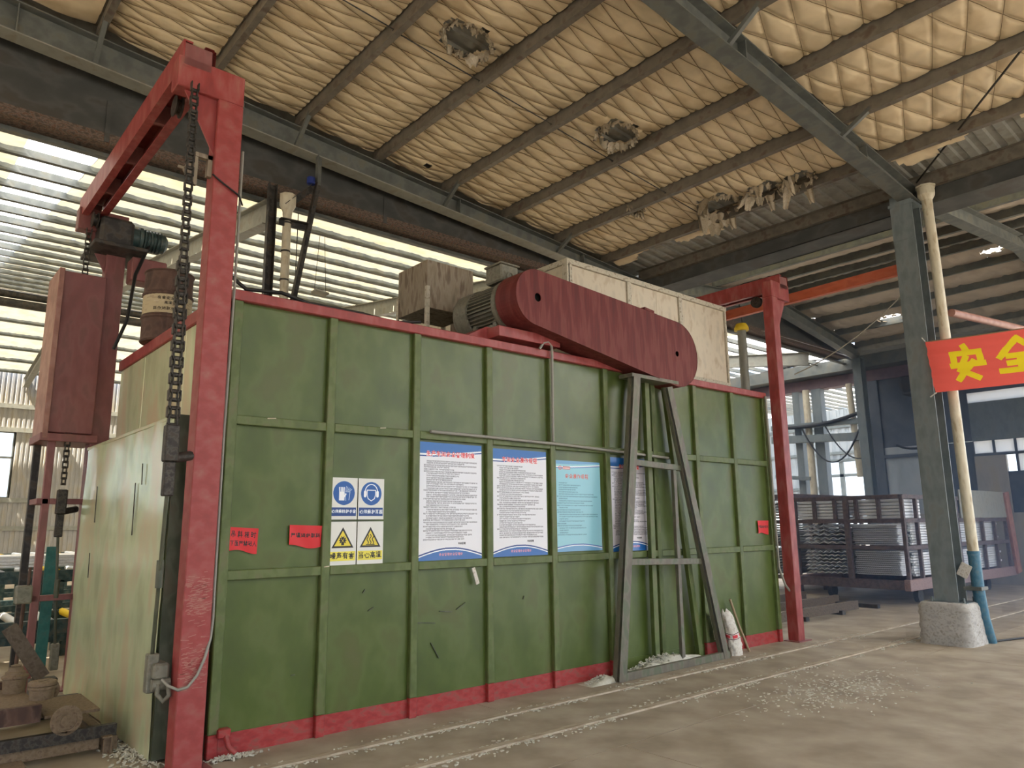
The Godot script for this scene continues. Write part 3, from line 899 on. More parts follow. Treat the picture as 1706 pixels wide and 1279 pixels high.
	# debris swept against the foot of the wall
	heap("debris", V(0.12, 0, 0.06), 0.22, 0.05, 0.02, 160, "loose pale chips of swept debris at the furnace's near corner")


# a heap of chips: many small slivers in one mesh
func heap(called: String, at: Vector3, lx: float, lz: float, h: float, count: int, label: String):
	var s := S()
	for i in count:
		var x := rng.randfn(0.0, 0.42) * lx; var z := rng.randfn(0.0, 0.42) * lz
		var q := exp(-(x * x) / (lx * lx * 0.5) - (z * z) / (lz * lz * 0.6))
		var y := h * q * rng.randf_range(0.5, 1.0) + 0.004
		s.box(at + V(x, y, z), V(rng.randf_range(0.008, 0.035), rng.randf_range(0.003, 0.008), rng.randf_range(0.006, 0.014)), Basis.from_euler(V(rng.randf_range(-0.7, 0.7), rng.randf() * 6.0, rng.randf_range(-0.7, 0.7))))
	if h > 0.03:
		var g := []
		var fn := FastNoiseLite.new(); fn.seed = count; fn.frequency = 6.0
		for i in 13:
			var row := PackedVector3Array()
			for j in 19:
				var u := j / 9.0 - 1.0; var w := i / 6.0 - 1.0
				var e := maxf(0.0, 1.0 - u * u) * maxf(0.0, 1.0 - w * w)
				var x := u * lx * 1.1; var z := w * lz * 1.1
				row.append(at + V(x, h * sqrt(e) * (0.75 + 0.5 * fn.get_noise_2d(x, z)) * (0.65 + 0.35 * sin(u * 3.0 + 0.8)), z))
			g.append(row)
		s.sheet(g)
	lone(called, s, M.debris, label, "debris", "", "stuff")


# roller chain from A down to B
func chain_shape(a: Vector3, b: Vector3, w: float) -> Shape:
	var s := S()
	var n := int(a.distance_to(b) / 0.05)
	var t := along(a, b, V(1, 0, 0))
	for i in n:
		var p := a.lerp(b, (i + 0.5) / n)
		var o := w if i % 2 == 0 else w * 0.72
		for sg in [-1, 1]:
			s.box(p + t.basis.y * (o * sg), V(0.036, 0.008, 0.066), t.basis, 0.003)
		s.tube([p - t.basis.y * w + t.basis.z * 0.025, p + t.basis.y * w + t.basis.z * 0.025], 0.013, 6)
	return s


func build_gantry(side: int):
	var near: bool = side < 0
	# built for the near end, mirrored about the middle of the furnace for the far end
	var mx := func(p: Vector3) -> Vector3: return p if near else V(LEN - p.x, p.y, p.z)
	var sp := func(s: Shape, a: Vector3, b: Vector3, ch := 0.006):
		var p: Vector3 = mx.call(a); var q: Vector3 = mx.call(b)
		s.span(V(minf(p.x, q.x), a.y, minf(a.z, b.z)), V(maxf(p.x, q.x), b.y, maxf(a.z, b.z)), ch)
	var t := thing("hoist_frame", "tall dusty red steel hoist frame at the furnace's door end" if near else "red steel hoist frame at the far end of the furnace, near the racks of aluminium", "frame")
	for z in [0.09, -2.98]:
		var s := S()
		sp.call(s, V(-0.25 if near else -0.22, 0, z - 0.07), V(-0.08, 4.26, z + 0.07))
		put("post", s, M.red_worn if z > 0 and near else M.red if z > 0 else M.red_old, t)
		var c := S()
		sp.call(c, V(-0.52, 4.26, z - 0.07), V(-0.08, 4.48, z + 0.07))
		put("cantilever", c, M.red if z > 0 else M.red_old, t)
		var gs := S()
		var tri: Array = [V(-0.46, 4.26, z), V(-0.25, 4.26, z), V(-0.25, 3.86, z)]
		var pl := PackedVector2Array()
		for p in tri:
			var q: Vector3 = mx.call(p); pl.append(Vector2(q.x, q.y))
		gs.prism(pl, Transform3D(Basis.IDENTITY, V(0, 0, z + 0.02)), 0.014)
		put("gusset_plate", gs, M.red if z > 0 else M.red_old, t)
		var bp := S()
		sp.call(bp, V(-0.32, 0.0, z - 0.1), V(-0.03, 0.012, z + 0.1), 0.0)
		put("base_plate", bp, M.red_old, t)
	for q in [[-0.50, 1.0, 4.40, 4.60], [-0.30, -1.0, 4.40, 4.60]]:
		var s := S()
		var a: Vector3 = mx.call(V(q[0], 4.5, 0.16)); var b: Vector3 = mx.call(V(q[0], 4.5, -3.06))
		var sgn: float = q[1] * (1.0 if near else -1.0)
		s.prism(poly_c(0.06 * sgn, 0.2, 0.012), Transform3D(Basis(V(1, 0, 0), V(0, 1, 0), V(0, 0, 1)), b), a.z - b.z)
		put("long_channel", s, M.red, t)
	for z in [0.14, -0.75, -1.55, -2.3, -3.04]:
		var s := S()
		sp.call(s, V(-0.49, 4.42, z - 0.02), V(-0.31, 4.58, z + 0.02), 0.003)
		put("cross_tie", s, M.red_old, t)
	for z in [-0.25, -2.8]:
		var s := S()
		var c: Vector3 = mx.call(V(-0.4, 4.33, z))
		s.lathe([Vector2(0.0, -0.025), Vector2(0.075, -0.025), Vector2(0.075, -0.018), Vector2(0.055, -0.012), Vector2(0.055, 0.012), Vector2(0.075, 0.018), Vector2(0.075, 0.025), Vector2(0.0, 0.025)], Transform3D(Basis(V(0, 0, 1), PI / 2), c), 16)
		put("chain_wheel", s, M.iron, t)
	if near:        # paint rubbed off in short level scratches on the near post
		var sf := S()
		for i in 230:
			var band: float = [1.02, 0.92, 0.62, 0.55][i % 4]
			var y := band + rng.randfn(0, 0.05)
			var x := rng.randf_range(-0.235, -0.10)
			sf.box(V(x, y, 0.1603), V(rng.randf_range(0.012, 0.05), rng.randf_range(0.0015, 0.004), 0.0008), Basis(V(0, 0, 1), rng.randfn(0.1, 0.12)))
		put("paint_scuff", sf, M.scuff, t, "stuff")
	# winch with its gear motor at the back
	var w := thing("winch", "dark geared winch motor on the back corner of the near hoist frame" if near else "dark geared winch motor on the back corner of the far hoist frame", "winch")
	var pf := S()
	sp.call(pf, V(-0.42, 4.05, -3.25), V(0.05, 4.09, -2.62))
	put("platform", pf, M.dark, w)
	var sup := S()
	sp.call(sup, V(-0.06, 3.78, -2.92), V(0.26, 4.02, -2.72), 0.01)
	put("control_box", sup, M.red_old, w)
	var gb := S()
	sp.call(gb, V(-0.36, 4.09, -2.98), V(-0.06, 4.38, -2.72), 0.03)
	put("gearbox", gb, M.dark, w)
	var mo := S()
	var pr := [Vector2(0, 0), Vector2(0.07, 0), Vector2(0.10, 0.03), Vector2(0.10, 0.10), Vector2(0.12, 0.10), Vector2(0.12, 0.13)]
	for k in 6: pr += [Vector2(0.095, 0.14 + k * 0.03), Vector2(0.112, 0.145 + k * 0.03), Vector2(0.112, 0.155 + k * 0.03), Vector2(0.095, 0.16 + k * 0.03)]
	pr += [Vector2(0.10, 0.34), Vector2(0.06, 0.37), Vector2(0, 0.37)]
	mo.lathe(pr, Transform3D(Basis(V(0, 0, 1), -PI / 2 if near else PI / 2), mx.call(V(-0.1, 4.25, -2.85))), 18)
	put("motor", mo, M.machine if near else M.dark, w)
	if not near:
		var rail := S()
		beam(rail, PackedVector2Array([Vector2(-0.04, -0.07), Vector2(0.04, -0.07), Vector2(0.04, 0.07), Vector2(-0.04, 0.07)]), V(8.32, 4.62, -3.0), V(8.32, 4.68, 1.3))
		var orl := lone("orange_rail", rail, M.orange, "faded orange steel rail running out from the far red hoist frame behind the column", "rail")
		var obr := S(); obr.span(V(8.10, 4.55, 1.22), V(8.37, 4.76, 1.31), 0.004)
		put("rail_bracket", obr, M.steel, orl)
		return
	# door chains: chain, block, rod, turnbuckle, foot block
	for q in [[V(-0.42, 4.28, 0.2), V(-0.42, 2.0, 0.27), "greasy black lifting chain hanging in front of the door's near edge"], [V(-0.43, 4.25, -2.86), V(-0.43, 2.2, -2.86), "greasy black lifting chain hanging at the door's rear edge, before the counterweight box"]]:
		var c := thing("lifting_chain", q[2], "chain")
		var bot: Vector3 = q[1]
		put("chain_links", chain_shape(q[0], bot, 0.022), M.iron, c, "stuff")
		if bot.z > -1.0: put("chain_links", chain_shape((q[0] as Vector3).lerp(bot, 0.55), bot, 0.034), M.iron, c, "stuff")
		if bot.z < -1.0:
			bot = V(-0.43, 1.75, -2.86)
			put("chain_links", chain_shape(q[1], bot + V(0, 0.05, 0), 0.02), M.iron, c, "stuff")
		var bl := S()
		bl.span(bot + V(-0.04, -0.22, -0.035), bot + V(0.04, 0.0, 0.035), 0.008)
		bl.span(bot + V(-0.03, -0.42, -0.028), bot + V(0.03, -0.22, 0.028), 0.006)
		bl.tube([bot + V(0.0, -0.2, 0.0), bot + V(0.14, -0.17, -0.08)], 0.03, 8)
		put("chain_block", bl, M.iron, c)
		var ro := S()
		var foot := bot + V(0.07, -1.36, -0.3 if bot.z > -1.0 else -0.04)
		ro.tube([bot + V(0, -0.4, 0), foot], 0.012, 7)
		put("tie_bar", ro, M.green_dark, c)
		var tb := S()
		var m := (bot + V(0, -0.4, 0)).lerp(foot, 0.5)
		tb.tube([m + V(0, 0.09, 0), m + V(0, 0.06, 0), m + V(0, 0.0, 0), m + V(0, -0.07, 0)], 0.022, 8)
		put("turnbuckle", tb, M.green_dark, c)
		var fb := S()
		fb.span(foot + V(-0.03, -0.2, -0.035), foot + V(0.035, 0.02, 0.035), 0.006)
		put("foot_block", fb, M.motor, c)
	# counterweight box in its guide
	var cw := S()
	cw.span(V(-0.63, 2.26, -3.34), V(-0.24, 3.79, -2.84), 0.008)
	var cb := lone("counterweight_box", cw, M.red_old, "big dull red counterweight box beside the back post of the near hoist frame", "counterweight")
	var rim := S()
	rim.span(V(-0.645, 2.2, -3.36), V(-0.6, 3.8, -2.80), 0.004)
	put("edge_flange", rim, M.pink, cb)
	var gd := thing("guide_frame", "slim red steel guide frame below the counterweight box with a leaning teal plate", "frame")
	for q in [[-0.60, -3.3], [-0.55, -2.9], [-0.22, -2.86]]:
		var s := S()
		s.span(V(q[0] - 0.03, 0, q[1] - 0.03), V(q[0] + 0.03, 2.24, q[1] + 0.03), 0.004)
		put("post", s, M.dark if q[0] < -0.58 else M.red_old, gd)
	for y in [0.78, 1.62, 2.18]:
		var s := S()
		s.span(V(-0.52, y, -2.92), V(-0.25, y + 0.05, -2.87), 0.003)
		s.span(V(-0.62, y, -3.3), V(-0.53, y + 0.05, -2.87), 0.003)
		put("cross_bar", s, M.red_old, gd)
	var hd := S()
	hd.span(V(-0.66, 2.18, -3.38), V(-0.2, 2.25, -2.8), 0.004)
	put("head_plate", hd, M.red_old, gd)
	var tp := S()
	tp.prism(PackedVector2Array([Vector2(-0.45, 0.14), Vector2(-0.36, 0.12), Vector2(-0.35, 1.24), Vector2(-0.445, 1.24)]), Transform3D(Basis.IDENTITY, V(0, 0, -3.26)), 0.02)
	lone("teal_plate", tp, M.teal, "narrow teal painted steel plate leaning behind the red guide frame", "plate")

# ============================== plant on the furnace roof ==============================
func build_roof_plant():
	# blower duct: framed sheet housing
	var d := thing("duct_housing", "large framed beige sheet metal duct housing on the furnace roof behind the belt guard", "duct", V(3.57, 3.0, -0.35))
	var lx := 2.9; var y0 := 0.09; var y1 := 1.16; var lz := 2.95
	var b := S()
	b.span(V(0.015, y0, -lz + 0.015), V(lx - 0.015, y1 - 0.012, -0.015))
	put("housing_body", b, M.duct, d)
	for x in [0.0, 0.98, 1.93, lx]:
		var s := S()
		s.span(V(x - (0.0 if x < 0.1 else 0.035), y0, -0.02), V(x + (0.06 if x < 0.1 else 0.0 if x > 2.8 else 0.035), y1, 0.02), 0.004)
		put("frame_upright", s, M.duct_frame, d)
	for z in [-0.0, -0.98, -1.95, -lz]:
		var s := S()
		s.span(V(-0.02, y0, z - (0.06 if z > -0.1 else 0.03)), V(0.02, y1, z + (0.02 if z > -0.1 else 0.03)), 0.004)
		put("frame_upright", s, M.duct_frame, d)
	for y in [[y0, y0 + 0.06], [y1 - 0.06, y1]]:
		var s := S()
		s.span(V(-0.022, y[0], -0.022), V(lx + 0.005, y[1], 0.024), 0.004)
		s.span(V(-0.024, y[0], -lz), V(0.022, y[1], -0.02), 0.004)
		put("frame_rail", s, M.duct_frame, d)
	for q in [[0.06, 0.945], [1.015, 1.48], [1.482, 1.895], [1.965, 2.86]]:
		var s := S()
		s.span(V(q[0], y0 + 0.06, -0.02), V(q[1], y1 - 0.06, 0.0), 0.003)
		put("sheet_panel", s, M.duct, d)
	for q in [[-0.06, -0.95], [-1.01, -1.92], [-1.98, -lz + 0.03]]:
		var s := S()
		s.span(V(-0.004, y0 + 0.06, q[1]), V(0.02, y1 - 0.06, q[0]), 0.003)
		put("sheet_panel", s, M.duct, d)
	var ft := S()
	for x in [0.2, 1.4, 2.6]: ft.span(V(x, 0.0, -lz + 0.1), V(x + 0.1, y0, -0.05))
	put("foot_rail", ft, M.duct_frame, d)
	# belt guard
	var g := thing("belt_guard", "long red capsule-shaped belt guard slanting down across the furnace top", "guard")
	var c0 := Vector2(2.63, 3.41); var c1 := Vector2(4.66, 3.18); var r0 := 0.262; var r1 := 0.36
	var pts := PackedVector2Array()
	for k in 48:
		var a := PI2 * k / 48
		pts.append(c0 + Vector2(cos(a), sin(a)) * r0)
		pts.append(c1 + Vector2(cos(a), sin(a)) * r1)
	var hull := Geometry2D.convex_hull(pts)
	hull.remove_at(hull.size() - 1)
	var band := S()
	var m := hull.size()
	for i in m:
		var a := hull[i]; var e := hull[(i + 1) % m]
		var o := Vector2(e.y - a.y, a.x - e.x).normalized()
		if o.dot(a - (c0 + c1) * 0.5) < 0: o = -o
		var n3 := V(o.x, o.y, 0)
		band.quad(V(a.x, a.y, 0.2), V(e.x, e.y, 0.2), V(e.x, e.y, -0.08), V(a.x, a.y, -0.08), n3)
		var ai := a - o * 0.006; var ei := e - o * 0.006
		band.quad(V(ai.x, ai.y, 0.2), V(ei.x, ei.y, 0.2), V(ei.x, ei.y, -0.08), V(ai.x, ai.y, -0.08), -n3)
	put("rim_band", band, M.red_guard, g)
	# two cover plates lapping at a seam; the shaft holes are cut through
	var seam0 := PackedVector2Array([Vector2(0, 0), Vector2(4.33, 0), Vector2(4.33, 9), Vector2(0, 9)])
	var seam1 := PackedVector2Array([Vector2(4.33, 0), Vector2(9, 0), Vector2(9, 9), Vector2(4.33, 9)])
	for q in [[seam0, c0, 0.0], [seam1, c1, 0.006]]:
		var half: PackedVector2Array = Geometry2D.intersect_polygons(hull, q[0])[0]
		var cs := CSGPolygon3D.new()
		cs.polygon = half
		cs.mode = CSGPolygon3D.MODE_DEPTH
		cs.depth = 0.008
		cs.position.z = 0.2 + 0.004 - q[2]
		var hole := CSGCylinder3D.new()
		hole.name = "shaft_hole"
		hole.radius = 0.04 if q[1].x < 3.0 else 0.03
		hole.height = 0.05; hole.sides = 20
		hole.rotation.x = PI / 2
		hole.position = V(q[1].x, q[1].y, 0.0)
		hole.operation = CSGShape3D.OPERATION_SUBTRACTION
		cs.add_child(hole)
		cs.name = "cover_plate"
		cs.material_override = M.red_guard
		g.add_child(cs, true)
	var bk := S()
	bk.prism(hull, Transform3D(Basis.IDENTITY, V(0, 0, -0.085)), 0.006)
	put("back_plate", bk, M.red_guard, g)
	for c in [[c0, 0.2], [c1, 0.27]]:
		var p := S()
		p.lathe([Vector2(0.0, -0.1), Vector2(c[1], -0.1), Vector2(c[1], 0.1), Vector2(0.06, 0.1), Vector2(0.0, 0.1)], Transform3D(Basis(V(1, 0, 0), PI / 2), V(c[0].x, c[0].y, 0.06)), 24)
		put("pulley", p, M.black, g)
	var cl := S()
	cl.box(V(4.26, 3.60, 0.12), V(0.16, 0.03, 0.1), Basis(V(0, 0, 1), -0.1), 0.003)
	put("seam_clip", cl, M.red_guard, g)
	var st := S()
	bar(st, V(2.62, 3.10, -0.05), V(2.98, 3.185, 0.13), 0.03, 0.03)
	put("stay_bar", st, M.motor, g)
	# blower motor: finned body along z
	var mo := thing("blower_motor", "grey finned electric motor on a red base behind the belt guard's left end", "motor", V(2.63, 3.41, 0))
	var ax := Transform3D(Basis(V(1, 0, 0), -PI / 2), V(0, 0, -0.1))    # lathe axis runs back along -z
	var body := S()
	body.lathe([Vector2(0, 0), Vector2(0.22, 0), Vector2(0.25, 0.02), Vector2(0.25, 0.07), Vector2(0.2, 0.09), Vector2(0.195, 0.55), Vector2(0, 0.55)], ax, 32)
	put("motor_body", body, M.motor, mo)
	for k in 40:
		var a := PI2 * k / 40
		var f := S()
		var o := V(cos(a), sin(a), 0)
		bar(f, o * 0.21 + V(0, 0, -0.19), o * 0.21 + V(0, 0, -0.56), 0.007, 0.05, o)
		put("fin", f, M.motor, mo)
	var cow := S()
	cow.lathe([Vector2(0.225, 0.46), Vector2(0.245, 0.46), Vector2(0.245, 0.66), Vector2(0.20, 0.72), Vector2(0, 0.72)], ax, 32)
	put("fan_cowl", cow, M.motor, mo)
	var tb := S()
	tb.box(V(0.0, 0.33, -0.30), V(0.22, 0.17, 0.24), Basis.IDENTITY, 0.015)
	tb.box(V(0.0, 0.42, -0.30), V(0.24, 0.02, 0.26), Basis.IDENTITY, 0.006)
	tb.tube([V(0.11, 0.30, -0.25), V(0.16, 0.30, -0.25)], 0.03, 10)
	put("terminal_box", tb, M.motor, mo)
	var ey := S()
	var ring := []
	for k in 13: ring.append(V(-0.03 + 0.035 * cos(PI2 * k / 12), 0.285 + 0.035 * sin(PI2 * k / 12), -0.14))
	ey.tube(ring, 0.01, 6)
	put("lifting_eye", ey, M.motor, mo)
	for z in [-0.22, -0.52]:
		for s2 in [-1, 1]:
			var f := S()
			f.box(V(s2 * 0.17, -0.235, z), V(0.12, 0.05, 0.07), Basis.IDENTITY, 0.006)
			f.box(V(s2 * 0.15, -0.19, z), V(0.03, 0.1, 0.05), Basis.IDENTITY, 0.004)
			put("foot", f, M.motor, mo)
	var base := S()
	base.prism(PackedVector2Array([Vector2(-0.62, -0.41), Vector2(0.36, -0.41), Vector2(0.36, -0.262), Vector2(-0.34, -0.262)]), Transform3D(Basis.IDENTITY, V(0, 0, -0.62)), 0.5)
	lone("steel_plinth", base, M.red, "red wedge-ended steel plinth under the blower motor", "plinth").position = V(2.63, 3.41, 0.0)
	var sk := S()
	sk.span(V(2.30, 3.035, -0.14), V(3.05, 3.13, 0.05), 0.004)
	lone("motor_slide_rail", sk, M.red, "red square slide rail across the furnace edge below the blower motor", "rail")
	# rusty box on four angle legs
	var x := thing("expansion_box", "small streaked rusty metal box on four angle legs, left of the blower motor", "box", V(2.24, 3.0, -1.54))
	var bx := S()
	bx.span(V(0, 0.53, 0), V(0.58, 1.03, 0.54), 0.004)
	put("box_body", bx, M.rustbox, x)
	for q in [[-0.012, -0.012, 1, 1], [0.592, -0.012, -1, 1], [-0.012, 0.552, 1, -1], [0.592, 0.552, -1, -1]]:
		var s := S()
		s.prism(poly_l(0.035 * q[2], 0.035 * q[3], 0.005), Transform3D(Basis(V(1, 0, 0), V(0, 0, 1), V(0, -1, 0)), V(q[0], 0.75, q[1])), 0.75)
		put("leg", s, M.duct_frame, x)
	var pp := S()
	pp.tube([V(2.62, 3.0, -1.05), V(2.62, 3.42, -1.05)], 0.045, 14)
	lone("vent_stub", pp, M.rustbox, "short rusty vertical pipe stub under the small rusty box", "pipe")
	# oil drum standing on the furnace roof
	var dr := thing("oil_drum", "rusty steel drum with a torn cream label on the furnace roof", "drum", V(0.09, 3.0, -1.95))
	var pr := [Vector2(0, 0), Vector2(0.2, 0), Vector2(0.208, 0.01), Vector2(0.2, 0.02)]
	for yy in [0.22, 0.43]: pr += [Vector2(0.2, yy - 0.02), Vector2(0.212, yy - 0.006), Vector2(0.212, yy + 0.006), Vector2(0.2, yy + 0.02)]
	pr += [Vector2(0.2, 0.625), Vector2(0.21, 0.635), Vector2(0.205, 0.645), Vector2(0.195, 0.64), Vector2(0.195, 0.61), Vector2(0, 0.61)]
	var db := S()
	db.lathe(pr, Transform3D.IDENTITY, 36)
	put("drum_body", db, M.drum, dr)
	var lb := S()
	var n := 20
	for k in n:
		var a0 := lerpf(-0.9, 2.9, k / float(n)); var a1 := lerpf(-0.9, 2.9, (k + 1) / float(n))
		var e0 := V(cos(a0 + 0.55), 0, sin(a0 + 0.55)); var e1 := V(cos(a1 + 0.55), 0, sin(a1 + 0.55))
		lb.tri(e0 * 0.2025 + V(0, 0.245, 0), e1 * 0.2025 + V(0, 0.245, 0), e1 * 0.2025 + V(0, 0.415, 0), e0, e1, e1, Vector2(1.0 - k / float(n), 1), Vector2(1.0 - (k + 1) / float(n), 1), Vector2(1.0 - (k + 1) / float(n), 0))
		lb.tri(e0 * 0.2025 + V(0, 0.245, 0), e1 * 0.2025 + V(0, 0.415, 0), e0 * 0.2025 + V(0, 0.415, 0), e0, e1, e0, Vector2(1.0 - k / float(n), 1), Vector2(1.0 - (k + 1) / float(n), 0), Vector2(1.0 - k / float(n), 0))
	var li := Image.create(384, 96, false, Image.FORMAT_RGB8)
	li.fill(Color(0.72, 0.66, 0.53))
	var rg := RandomNumberGenerator.new(); rg.seed = 4
	for i in 90:
		li.fill_rect(Rect2i(rg.randi() % 384, rg.randi() % 96, 4 + rg.randi() % 26, 1 + rg.randi() % 9), Color(0.55, 0.47, 0.36).lerp(Color(0.76, 0.71, 0.6), rg.randf()))
	words(li, "有害安全车间", 120, 12, 17, 2.0, Color(0.2, 0.17, 0.13))
	words(li, "高温管理", 150, 38, 15, 1.8, Color(0.2, 0.17, 0.13))
	words(li, "料作进取生手", 104, 66, 17, 2.0, Color(0.2, 0.17, 0.13))
	put("paper_label", lb, printed(li, 0.85), dr)


# ============================== print ==============================
# strokes on a 16 by 16 grid, two hex digits a point, drawn with a round pen
const GLYPHS := {
	"安": "7183 2427 24d4d7 764bbf a83f 19e9", "全": "8118 81f8 48c8 4bcb 1eee 888e", "必": "1a35 464c6ededa 7285 e5f9 c22d",
	"须": "6115 6519 691e 82f2 b2a5 959c 95e5ec b78e caee", "戴": "2373 5055 16e6 a0b9fe e88e b1d3 27878b2b27 2989 575b 3e1f 6e8f",
	"防": "121f 125247594b2b b1b3 74f4 b4a96f a8e8dfbe", "护": "1464 404f2d 1b68 b1c3 84e4e989 848a6f", "手": "d243 36d6 1aea 838f5e",
	"套": "23e3 8017 82f7 58b8 5aba 1cec 585c 7c5fcf", "耳": "11e1 414e b1bf 45b5 49b9 1ded", "器": "2161652521 91d1d59591 18e8 751b 88eb 2b6b6f2f2b 9bdbdf9f9b",
	"噪": "15454b1b15 81d1d48481 6595986865 b5e5e8b8b5 6aea a8af a96f a9ef", "声": "22d2 7074 35b5 37d7db3b 373b1f 777b", "有": "13e3 701a 565f 56c6cfae 59c9 5ccc",
	"害": "7082 1614e4e6 46b6 48b8 1aea 757a 4cbcbf4f4c", "当": "8086 2145 d1b5 28d8df1f 2bdb", "心": "1a26 484d6fcfcb 7497 d5f9",
	"高": "7082 13e3 45b5b84845 1f1aeaefcf 5cacae5e5c", "温": "1133 1537 1e3a 61c1c76761 64c4 69c9ce 696e 898e a9ae 4efe", "吊": "41b1b54541 282d 28d8dccd 757f",
	"料": "1234 6254 1767 404f 481d 486c 92a4 96a8 7bfa c0cf", "框": "1464 414f 471c 479a 82e2 828eee a5d5 a8d8 9bdb b5bb", "时": "12525c1c12 1757 64f4 c1cfae 8699",
	"下": "12e2 727f 75a9", "面": "11e1 8145 25d5df2f25 656f a5af 68a8 6bab", "严": "12e2 5256 9296 2346 d3b6 17e7 371f", "禁": "1353 3037 3316 3357 93e3 b0b7 b386 b3f7 39c9 1bfb 8b8f6e 4c2f bcdf",
	"站": "4042 1363 264a 6659 1b7a b0b6 b3f3 87e7ee8e87", "人": "81761f 76ff", "谨": "1133 15353d5b 61e1 8083 c0c3 75d5d97975 a3af 6beb 6ded 5fff", "进": "1233 16363c1f 3cfe 64e4 58f8 92986c d2dd",
	"炉": "1528 6447 41471f 475e a1b3 85e5ea8a 858a6f", "取": "1171 212e 616f 2565 2969 0e7c 93e37f 85fe", "生": "4127 35d5 39d9 1eee 818e", "产": "7082 13e3 4557 b597 28e8 282c1f",
	"车": "13d3 6137d7 1beb 848f", "间": "1133 151f 53e3eece 57a7ad5d57 5aaa", "管": "4114 2262 a184 92e2 1715 e5e7 48b8bb4b 484f 4dbdbf4f", "理": "1252 1757 1d5b 323c 72e2e87872 75e5 b2be 7beb 6eff",
	"制": "2115 1383 1787 414f 1a1e 1a7a7e b3bb f1ffde", "度": "8081 23e3 231f 46e6 6469c9c4 5bdb 6bff db5f", "操": "1464 404f2d 1b58 81d1d48481 6595986865 b5e5e8b8b5 6aea a8af a96f a9ef", "作": "5117 363f 9166 85f5 a5af a8e8 abeb",
	"规": "1454 1858 41481e 486d 818a81e1ea b4b97f babfff", "程": "6123 1464 404f 471b 476a 81e1e58581 78e8 7bdb b8bf 6fff",
}

func stroke(img: Image, a: Vector2, b: Vector2, w: float, col: Color):
	var r := w * 0.5
	var x0 := maxi(0, int(minf(a.x, b.x) - r - 1)); var x1 := mini(img.get_width() - 1, int(maxf(a.x, b.x) + r + 1))
	var y0 := maxi(0, int(minf(a.y, b.y) - r - 1)); var y1 := mini(img.get_height() - 1, int(maxf(a.y, b.y) + r + 1))
	for y in range(y0, y1 + 1):
		for x in range(x0, x1 + 1):
			var p := Vector2(x + 0.5, y + 0.5)
			var q := Geometry2D.get_closest_point_to_segment(p, a, b)
			var k := clampf(r + 0.5 - p.distance_to(q), 0.0, 1.0)
			if k > 0.0:
				img.set_pixel(x, y, img.get_pixel(x, y).lerp(col, k))

func glyph(img: Image, ch: String, x: float, y: float, size: Vector2, w: float, col: Color, square := false):
	if not GLYPHS.has(ch): return
	for line in GLYPHS[ch].split(" "):
		var last := Vector2.ZERO
		for i in range(0, line.length() - 1, 2):
			var p := Vector2(x, y) + Vector2(("0x" + line[i]).hex_to_int(), ("0x" + line[i + 1]).hex_to_int()) / 15.5 * size
			if i > 0 and square:
				var e := (p - last).normalized() * w * 0.42
				var o := Vector2(-e.y, e.x) / 0.42 * 0.5
				fill_poly(img, PackedVector2Array([last - e + o, p + e + o, p + e - o, last - e - o]), col)
			elif i > 0: stroke(img, last, p, w, col)
			last = p

func words(img: Image, text: String, x: float, y: float, size: float, w: float, col: Color, gap := 1.08):
	for i in text.length():
		glyph(img, text[i], x + i * size * gap, y, Vector2(size, size) * 0.96, w, col)

func fill_poly(img: Image, poly: PackedVector2Array, col: Color):
	var r := Rect2(poly[0], Vector2.ZERO)
	for p in poly: r = r.expand(p)
	for y in range(maxi(0, int(r.position.y)), mini(img.get_height(), int(r.end.y) + 1)):
		for x in range(maxi(0, int(r.position.x)), mini(img.get_width(), int(r.end.x) + 1)):
			if Geometry2D.is_point_in_polygon(Vector2(x + 0.5, y + 0.5), poly): img.set_pixel(x, y, col)

func printed(img: Image, rough := 0.4) -> StandardMaterial3D:
	img.generate_mipmaps()
	var m := StandardMaterial3D.new()
	m.albedo_texture = ImageTexture.create_from_image(img)
	m.roughness = rough
	return m

# a thin plate with its print on the front
func plate(w: float, h: float, t := 0.003) -> Shape:
	var s := S()
	s.box(V(w / 2, h / 2, t / 2), V(w, h, t))
	return s

